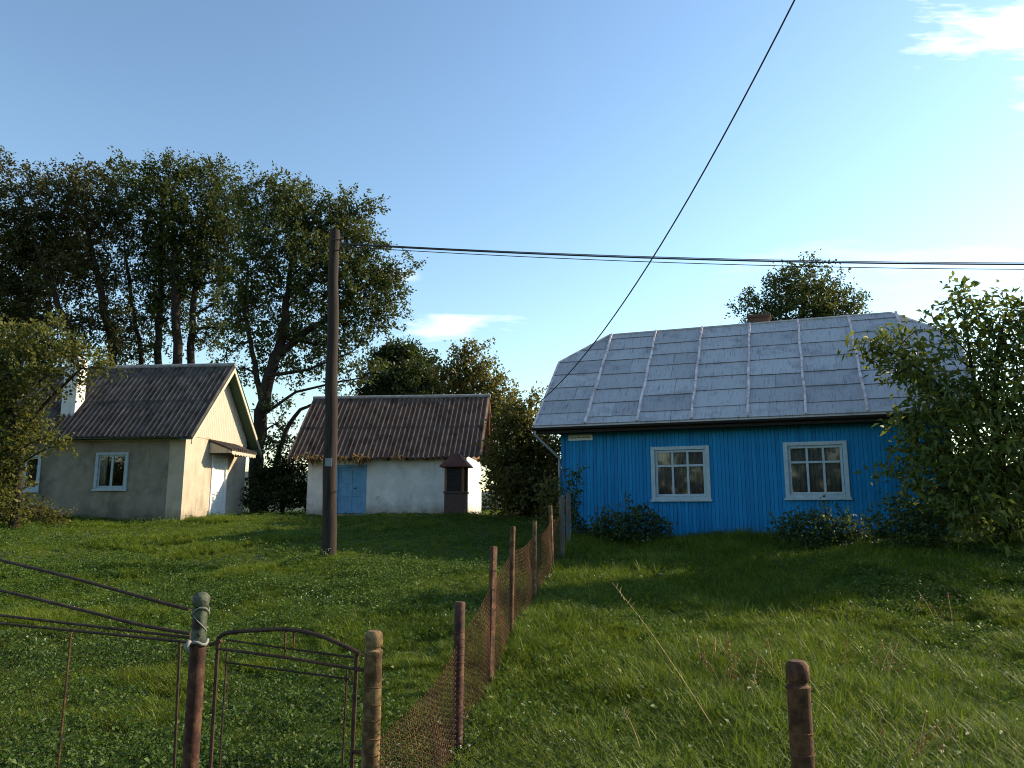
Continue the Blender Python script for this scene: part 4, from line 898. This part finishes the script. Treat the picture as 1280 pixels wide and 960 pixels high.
b = gp_(352, Y); tree('elder_bush', 'dark bush growing between the cottage and the shed', 'bush', b, [([b] + PS([(352, 600), (355, 575)], Y), [.1, .08, .04])],
    [(345, 590, 24, Y, 1.2), (365, 600, 24, Y, 1.2), (330, 605, 22, Y, 1.1), (352, 622, 28, Y - .6, 1.3), (375, 625, 20, Y, 1.2), (335, 555, 16, Y, .7), (318, 625, 18, Y - .5, 1.1), (380, 585, 16, Y, 1), (360, 560, 16, Y, .7)], .14, 'lf_dense', 34, None, leaf_n=3, twig=.35, limb=.03)
Y = 30.
b = gp_(1005, Y); tree('garden_tree', 'bushy tree rising behind the ridge of the blue house', 'tree', b, [([b] + PS([(1005, 500), (1003, 420), (1005, 370)], Y), [.24, .2, .13, .04])],
    [(1000, 358, 26, Y, 1.2), (972, 370, 24, Y, 1.1), (1030, 366, 26, Y, 1.1), (948, 385, 22, Y, 1), (1005, 385, 36, Y - .5, 1.3), (1052, 385, 24, Y, 1), (965, 400, 26, Y, 1), (1040, 400, 28, Y, 1), (1018, 340, 12, Y, .9), (975, 350, 10, Y, .7), (930, 388, 9, Y, .7), (1070, 392, 10, Y, .7), (1003, 430, 45, Y, 1), (960, 440, 30, Y, .8), (1050, 440, 30, Y, .8)], .125, 'lf_big', 35, None, leaf_n=2.2, per=24, twig=.6, bare=.8)
# olive apple tree in front of the cottage's left end
Y = 20.5
b = gp_(20, Y); tree('apple_tree', 'olive leaved fruit tree in front of the cottage at the left edge', 'tree', b, [([b] + PS([(22, 600), (15, 540), (20, 480)], Y), [.15, .12, .1, .05]), (PS([(15, 560), (60, 500), (100, 462)], Y), [.07, .05, .03])],
    [(58, 430, 28, Y, 1), (30, 450, 32, Y, 1.1), (90, 445, 26, Y, 1), (118, 455, 18, Y, .8), (135, 462, 9, Y, .6), (5, 480, 40, Y, 1.2), (50, 475, 28, Y - .5, .9), (15, 525, 36, Y, 1.1), (48, 530, 18, Y, .7), (5, 570, 34, Y, 1.1), (58, 548, 13, Y - .4, .7), (75, 555, 10, Y, .5), (10, 600, 16, Y, .8), (-10, 610, 34, Y, 1.2), (-50, 500, 60, Y, 1), (-60, 590, 60, Y, 1), (68, 405, 12, Y, .7), (30, 418, 14, Y, .6), (-30, 430, 50, Y, .9), (100, 480, 12, Y, .5), (16, 630, 16, Y - .3, 1), (2, 625, 20, Y - .3, 1), (6, 565, 20, Y - .5, 1)], .12, 'lf_apple', 41, None, leaf_n=4, twig=.35, limb=.04, bare=.5)
Y = 21.5
b = gp_(40, Y); tree('low_shrub', 'low pale shrub on the lawn below the left fruit tree', 'shrub', b, [], [(20, 645, 16, Y, 1.6, .7), (50, 642, 16, Y, 1.6, .7), (-5, 645, 20, Y, 1.5, .7), (75, 648, 9, Y, 1.4, .7)], .08, 'lf_yellow', 42, None, leaf_n=6, twig=.2)
# walnut at the right edge
Y = 15.7
b = gp_(1258, 16.2); tree('walnut_tree', 'walnut tree with large drooping leaves before the right end of the blue house', 'tree', b,
    [([b] + PS([(1254, 620), (1246, 550), (1244, 480), (1250, 420), (1258, 390)], Y), [.11, .1, .085, .06, .035, .015]),
     (PS([(1229, 560), (1200, 510), (1160, 470), (1120, 442), (1090, 436)], Y), [.05, .042, .034, .022, .01]),
     (PS([(1230, 520), (1215, 460), (1205, 400), (1208, 372)], Y + .3), [.045, .036, .02, .01]),
     (PS([(1230, 590), (1190, 575), (1150, 560)], Y - .3), [.04, .03, .012])],
    [(1212, 378, 14, Y, .8), (1200, 395, 15, Y, .8), (1222, 410, 12, Y, .7), (1265, 385, 20, Y, 1), (1275, 420, 32, Y, 1.1), (1150, 412, 10, Y, .7), (1090, 438, 13, Y - .2, .9), (1118, 440, 18, Y - .2, 1), (1145, 448, 18, Y, 1), (1125, 465, 14, Y - .2, .8), (1160, 475, 20, Y, .9), (1240, 450, 26, Y, 1), (1270, 470, 40, Y, 1.1), (1185, 490, 22, Y - .3, .9), (1215, 495, 30, Y, 1.1), (1255, 520, 40, Y - .4, 1.2), (1180, 535, 30, Y - .3, 1), (1145, 558, 18, Y - .3, .9), (1225, 560, 42, Y - .5, 1.2), (1170, 580, 32, Y - .4, 1.1), (1270, 585, 45, Y - .3, 1.2), (1210, 615, 38, Y - .4, 1.1), (1160, 620, 22, Y - .2, .8), (1255, 630, 30, Y, .9), (1205, 640, 22, Y + .2, .9), (1175, 645, 16, Y + .2, .9), (1240, 655, 18, Y + .2, 1), (1270, 655, 18, Y + .2, 1), (1125, 580, 10, Y - .3, .6), (1330, 480, 60, Y, 1), (1320, 580, 60, Y, 1), (1320, 400, 40, Y, 1), (1210, 640, 30, Y - 1, 1.1), (1180, 610, 30, Y - .8, 1), (1135, 535, 14, Y - .3, .7), (1120, 455, 16, Y, .9), (1150, 520, 18, Y - .2, .7), (1175, 415, 10, Y, .6), (1190, 375, 12, Y, .7), (1245, 420, 22, Y, 1), (1195, 440, 12, Y, .5)],
    .19, 'lf_walnut', 51, None, leaf_n=2.7, aspect=.38, twig=.4, limb=.03, per=13, droop=.25, up=.15)
b = Vector((19.4, 17.9, gz(19.4, 17.9) - .1)); b_ = lambda z, dx=0, dy=0: b + Vector((dx, dy, z))
t_o = thing('garden_tree', 'slim tree just beyond the right edge whose shade crosses the lawn', 'tree', b)
mb = MB(); mb.tube([b_(0) - b, b_(2) - b, b_(5, .1) - b, b_(7.6, .05) - b], [.16, .13, .08, .02], 9); rgt = np.random.default_rng(91)
for k in range(14): z = 2 + k * .38; a = k * 2.4; mb.tube([Vector((0, 0, z)), Vector((math.cos(a) * .9, math.sin(a) * .9, z + .7)), Vector((math.cos(a) * 1.4, math.sin(a) * 1.4, z + 1.2))], [.04, .025, .01], 5)
mb.build('trunk', M['bark'], t_o, smooth=True); n = 15000; zz = rgt.uniform(1.6, 8.1, n); rr_ = (1.7 * np.sin(np.clip((zz - 1.2) / 7.2, 0, 1) * np.pi) ** .6 + .1) * np.sqrt(rgt.random(n)); aa = rgt.random(n) * 6.283
V_, Q_ = leafgeo(np.stack([rr_ * np.cos(aa), rr_ * np.sin(aa), zz], -1), rgt.normal(size=(n, 3)), rgt.uniform(.08, .16, n), .55, rgt); npmesh('crown', V_, Q_, np.repeat(rgt.random(n), 4), M['lf_big'], t_o)
# bushes along the blue wall
BU = 'bushes along the foot of the blue wall'
for (px, Y, bl, lm, lab, sd_) in (
    (785, 18.0, [(762, 655, 17), (785, 648, 17), (808, 653, 17), (828, 662, 13), (775, 668, 16), (805, 670, 16), (746, 665, 10)], 'lf_bush', 'rounded dark bush below the left window of the blue house', 61),
    (1030, 16.0, [(1000, 660, 16), (1022, 655, 16), (1045, 658, 16), (1070, 664, 15), (1010, 676, 16), (1050, 678, 18), (985, 668, 12), (1032, 642, 8), (978, 655, 7)], 'lf_bush', 'broad dark bush below the right window of the blue house', 62),
    (1125, 15.2, [(1100, 662, 15), (1125, 650, 17), (1150, 655, 18), (1110, 680, 16), (1145, 680, 18), (1175, 670, 18), (1120, 630, 8)], 'lf_bush', 'dark bush at the blue wall beside the walnut tree', 63),
    (716, 19.0, [(716, 600, 6), (712, 615, 8), (718, 632, 8), (712, 650, 9), (722, 592, 4), (722, 660, 9), (735, 668, 10)], 'lf_bush', 'thin dark climber on the left corner of the blue house', 64),
    (690, 18.2, [(690, 608, 8), (684, 622, 9), (694, 630, 8), (690, 645, 9), (682, 655, 9)], 'lf_yellow', 'small bright leafy bush behind the last fence posts', 65)):
    b = gp_(px, Y); tree('bush', lab, 'bush', b, [([b, P(px, 650, Y)], [.03, .015])], [(x, y, r, Y - .3 + .02 * (i % 3), 1.3) for i, (x, y, r) in enumerate(bl)], .085, lm, sd_, BU, leaf_n=7, twig=.22, limb=.014, per=12)
# far tree belt that closes the view between and beside the buildings
rs = random.Random(5)
for i, (px, Yd, hpx, w) in enumerate(((-120, 60, 470, 90), (20, 62, 480, 80), (640, 75, 590, 50), (1230, 60, 560, 70), (1340, 55, 540, 80), (420, 70, 590, 45))):
    b = gp_(px, Yd); labs = ['distant tree beyond the left edge of the yard', 'distant tree behind the fruit tree at left', 'distant tree seen over the thicket by the blue house', 'distant tree beyond the walnut at right', 'distant tree at the right edge behind the walnut', 'distant tree seen low behind the shed at left']
    tree('far_tree', labs[i], 'tree', b, [([b, P(px, hpx + 20, Yd)], [.3, .1])], [(px + rs.uniform(-w, w) * .7, hpx + rs.uniform(0, 645 - hpx), rs.uniform(.35, .55) * w, Yd + rs.uniform(-2, 2), .6) for _ in range(11)], .3, 'lf_dense', 70 + i, 'distant trees on the horizon', leaf_n=.35, twig=.9, limb=.1)

# unseen leaf belt added behind the camera to darken the window pane reflections
rg = np.random.default_rng(123); n = 9000
tx = rg.uniform(-95, 95, n); hmax = 11 + 3.5 * np.sin(tx * .21) + 2 * np.sin(tx * .63 + 1); tz = hmax * rg.random(n) ** .8; ty = -48 + rg.uniform(-6, 6, n) * (1 - .5 * tz / 15)
C = np.stack([tx, ty, ground(tx, ty) + tz], -1); V_, Q_ = leafgeo(C, rg.normal(size=(n, 3)), rg.uniform(1.0, 2.0, n), .7, rg)
tag(npmesh('reflection_trees', V_, Q_, np.repeat(rg.random(n), 4), M['lf_dense']), 'dark wood across the road facing the houses', None, None, 'stuff')
# ------------------------------------------------------------------ lawn
def blades(n, h0, h1, w, spread, bend, rg, seg=3):
    a = rg.random(n) * 2 * np.pi; rr = spread * np.sqrt(rg.random(n)); bx, by = rr * np.cos(a), rr * np.sin(a)
    d = rg.random(n) * 2 * np.pi; H = rg.uniform(h0, h1, n); B = rg.uniform(.2, 1, n) * bend * H
    Vs = []; 
    for k in range(seg + 1):
        t = k / seg; cx_ = bx + np.cos(d) * B * t * t; cy_ = by + np.sin(d) * B * t * t; z = H * (t - .25 * (B / H) * t * t) - .01
        ww_ = w * rg.uniform(.9, 1.1, n) * (1 - t ** 1.6) * .5 + .0004
        px_, py_ = -np.sin(d) * ww_, np.cos(d) * ww_
        Vs.append(np.stack([np.stack([cx_ - px_, cy_ - py_, z], -1), np.stack([cx_ + px_, cy_ + py_, z], -1)], 1))
    V = np.stack(Vs, 1).reshape(n, -1, 3); m = (seg + 1) * 2
    q = np.concatenate([np.array([[2 * k, 2 * k + 1, 2 * k + 3, 2 * k + 2]]) for k in range(seg)])
    Q = (np.arange(n)[:, None, None] * m + q[None]).reshape(-1, 4); return V.reshape(-1, 3), Q, np.repeat(rg.random(n), m)
def proto(coll, name, V, Q, rnd, m):
    o = npmesh(name, V, Q, rnd, m); COL.objects.unlink(o); coll.objects.link(o); return o
def scatter(name, label, pts, rot, scl, idx, coll):
    me = bpy.data.meshes.new(name); me.vertices.add(len(pts)); me.vertices.foreach_set('co', pts.astype(np.float32).ravel())
    for nme, typ, arr, key in (('rot', 'FLOAT_VECTOR', rot, 'vector'), ('scl', 'FLOAT', scl, 'value'), ('idx', 'INT', idx, 'value')):
        a = me.attributes.new(nme, typ, 'POINT'); a.data.foreach_set(key, np.ascontiguousarray(arr).ravel())
    o = bpy.data.objects.new(name, me); COL.objects.link(o); tag(o, label, None, None, 'stuff')
    ng = bpy.data.node_groups.new(name, 'GeometryNodeTree')
    ng.interface.new_socket('Geometry', in_out='INPUT', socket_type='NodeSocketGeometry'); ng.interface.new_socket('Geometry', in_out='OUTPUT', socket_type='NodeSocketGeometry')
    gi, go = nd(ng, 'NodeGroupInput'), nd(ng, 'NodeGroupOutput'); ip = nd(ng, 'GeometryNodeInstanceOnPoints'); ci = nd(ng, 'GeometryNodeCollectionInfo')
    ci.inputs['Collection'].default_value = coll; ci.inputs['Separate Children'].default_value = True; ci.inputs['Reset Children'].default_value = True
    def na(n_, t_):
        q = nd(ng, 'GeometryNodeInputNamedAttribute', data_type=t_); q.inputs['Name'].default_value = n_; return q.outputs['Attribute']
    lk(ng, gi.outputs[0], ip.inputs['Points']); lk(ng, ci.outputs[0], ip.inputs['Instance']); ip.inputs['Pick Instance'].default_value = True
    lk(ng, na('idx', 'INT'), ip.inputs['Instance Index']); lk(ng, na('rot', 'FLOAT_VECTOR'), ip.inputs['Rotation']); lk(ng, na('scl', 'FLOAT'), ip.inputs['Scale'])
    lk(ng, ip.outputs[0], go.inputs[0]); md = o.modifiers.new('scatter', 'NODES'); md.node_group = ng; return o
rg = np.random.default_rng(77)
cg = bpy.data.collections.new('grass_tufts'); cw = bpy.data.collections.new('weed_tufts'); cf = bpy.data.collections.new('flower_tufts')
for i in range(4): proto(cg, f'grass_{i}', *blades(44, .03, .11, .008, .085, 1.3, rg), M['gr'])
for i in range(4, 8): proto(cg, f'grass_{i}', *blades(40, .08, .24, .0095, .07, 1.35, rg), M['gr'])
for i in range(8, 10): proto(cg, f'grass_{i}', *blades(18, .18, .34, .0075, .07, 1.1, rg), M['gr'])
def rosette(n, l0, l1, h, spread, asp):
    a = rg.random(n) * 2 * np.pi; C = np.stack([np.cos(a) * spread * rg.random(n), np.sin(a) * spread * rg.random(n), rg.uniform(.01, h, n)], -1)
    D = rg.normal(size=(n, 3)) * np.array([1, 1, .35]) + np.array([0, 0, .45]); V, Q = leafgeo(C, D, rg.uniform(l0, l1, n), asp, rg, .3, .15); return V, Q, np.repeat(rg.random(n), 4)
for i in range(3): proto(cw, f'weed_{i}', *rosette(40, .018, .04, .13, .13, .7), M['weed'])
for i in range(3, 5): proto(cw, f'weed_{i}', *rosette(24, .03, .065, .16, .13, .42), M['weed'])
for i in range(2):
    V, Q = [], []; n = 5
    C = np.stack([rg.uniform(-.08, .08, n), rg.uniform(-.08, .08, n), rg.uniform(.12, .24, n)], -1)
    C = np.repeat(C, 7, 0); V, Q = leafgeo(C, rg.normal(size=(len(C), 3)) + np.array([0, 0, .5]), rg.uniform(.008, .014, len(C)), .8, rg)
    proto(cf, f'flower_{i}', V, Q, np.repeat(rg.random(len(Q)), 4), M['petal'])
def vnoise(x, y, s, seed):
    r_ = np.random.default_rng(seed); G_ = r_.random((64, 64)); fx, fy = x * s % 64, y * s % 64
    i, j = np.floor(fx).astype(int), np.floor(fy).astype(int); u, v = fx - i, fy - j; u = u * u * (3 - 2 * u); v = v * v * (3 - 2 * v)
    g = lambda a, b: G_[a % 64, b % 64]; return (g(i, j) * (1 - u) + g(i + 1, j) * u) * (1 - v) + (g(i, j + 1) * (1 - u) + g(i + 1, j + 1) * u) * v
def fence_x(y): return A.x + (y - A.y) * .15
def field(n, y0, y1):
    y = rg.uniform(y0, y1, n); k = .78 * y1 + 1.5; x = rg.uniform(-k, k, n); keep = np.abs(x) < .78 * y + 1.5
    for (o3, e1, e2, xa, xb, ya, yb) in ((hz, exB, eyB, 0, LW, 0, DW), (pz, exP, eyP, -PL, 0, 0, PD), (sz, exS, eyS, -SLn, 0, 0, SD)):
        lx = (x - o3.x) * e1.x + (y - o3.y) * e1.y; ly = (x - o3.x) * e2.x + (y - o3.y) * e2.y; keep &= ~((lx > xa) & (lx < xb) & (ly > ya + .02) & (ly < yb))
    return x[keep], y[keep]
X_, Y_ = [], []
for n, a, b in ((2600, 3.2, 5.5), (22000, 5.5, 10), (36000, 10, 16), (46000, 16, 26), (20000, 26, 40), (14000, 40, 75)):
    x, y = field(n, a, b); X_.append(x); Y_.append(y)
x = np.concatenate(X_); y = np.concatenate(Y_); n = len(x); right = x > fence_x(y)
tall = vnoise(x, y, .55, 1) * .6 + vnoise(x, y, 1.7, 2) * .4; tall = tall + np.where(right, .16, -.12) + np.where((~right) & (y > 12), -.08, 0)
idx = np.where(tall < .48, rg.integers(0, 4, n), np.where(tall < .72, rg.integers(4, 8, n), np.where(rg.random(n) < .14, rg.integers(8, 10, n), rg.integers(4, 8, n))))
scl = rg.uniform(.7, 1.2, n) * (.75 + .5 * tall) * np.where(y > 40, 1.8, np.where(y > 26, 1.25, 1)) * np.where(right, .95, .78)
rot = np.stack([rg.normal(0, .13, n), rg.normal(0, .13, n), rg.random(n) * 6.283], -1)
scatter('grass', 'green and yellowing meadow grass covering the whole yard', np.stack([x, y, ground(x, y)], -1), rot, scl, idx.astype(np.int32), cg)
X_, Y_ = [], []
for n, a, b in ((2600, 3.4, 5.5), (19000, 5.5, 10), (20000, 10, 16), (14000, 16, 26)):
    x, y = field(n, a, b); X_.append(x); Y_.append(y)
x = np.concatenate(X_); y = np.concatenate(Y_); n_ = len(x); wn = vnoise(x, y, .8, 5) * .55 + vnoise(x, y, 2.6, 6) * .45
k = wn + rg.normal(0, .16, n_) + np.where(x > fence_x(y), np.where(y < 9.5, .3, .2), -.05) > .5; x, y = x[k], y[k]; n = len(x)
scatter('weeds', 'low broad-leaved weeds mixed into the yard grass', np.stack([x, y, ground(x, y)], -1), np.stack([rg.normal(0, .15, n), rg.normal(0, .15, n), rg.random(n) * 6.283], -1), rg.uniform(.6, 1.25, n), rg.integers(0, 5, n).astype(np.int32), cw)
x, y = field(300, 5.5, 20); k = vnoise(x, y, .5, 9) > .55; x, y = x[k], y[k]; n = len(x)
scatter('wildflowers', 'tiny white clover flowers dotted through the grass', np.stack([x, y, ground(x, y)], -1), np.stack([rg.normal(0, .1, n), rg.normal(0, .1, n), rg.random(n) * 6.283], -1), rg.uniform(.7, 1.3, n), rg.integers(0, 2, n).astype(np.int32), cf)
# brown dock stalks in the tall grass on the right
for i, (px, py, Yd, nst, lab) in enumerate(((888, 800, 9.0, 7, 'brown seeding dock stalks in the middle of the right lawn'), (905, 838, 7.9, 5, 'short rusty dock stalks just below the tall ones on the right lawn'), (965, 820, 8.4, 4, 'sparse reddish dock stalks left of the right foreground post'), (1085, 800, 8.9, 6, 'rusty dock stalks on the right lawn beyond the lone post'), (1165, 745, 11.0, 5, 'tan seeding stalks at the edge of the house shadow'), (1110, 925, 6.2, 5, 'dry brown stalks in the right foreground netting'))):
    p = P(px, py, Yd); p.z = gz(p.x, p.y); rd = np.random.default_rng(90 + i); o = thing('dock_plant', lab, 'weed', p, 0, 'brown dock plants in the grass')
    st = MB(); Cs, Ds = [], []
    for k in range(nst):
        bx, by = rd.normal(0, .12, 2); lean = rd.normal(0, .12, 2); h = rd.uniform(.3, .55)
        pts = [Vector((bx + lean[0] * t * t * 1.5, by + lean[1] * t * t * 1.5, h * t)) for t in (0, .35, .7, 1)]; st.tube(pts, [.004, .0035, .003, .002], 5)
        for q in range(26): t = rd.uniform(.4, 1); c = pts[0].lerp(pts[-1], t); Cs.append(np.array(c) + rd.normal(0, .015, 3)); Ds.append(rd.normal(0, 1, 3))
    st.build('stem', M['straw'], o); V, Q = leafgeo(np.array(Cs), np.array(Ds), rd.uniform(.015, .03, len(Cs)), .6, rd); npmesh('seed_head', V, Q, np.repeat(rd.random(len(Q)), 4), M['dock'], o)
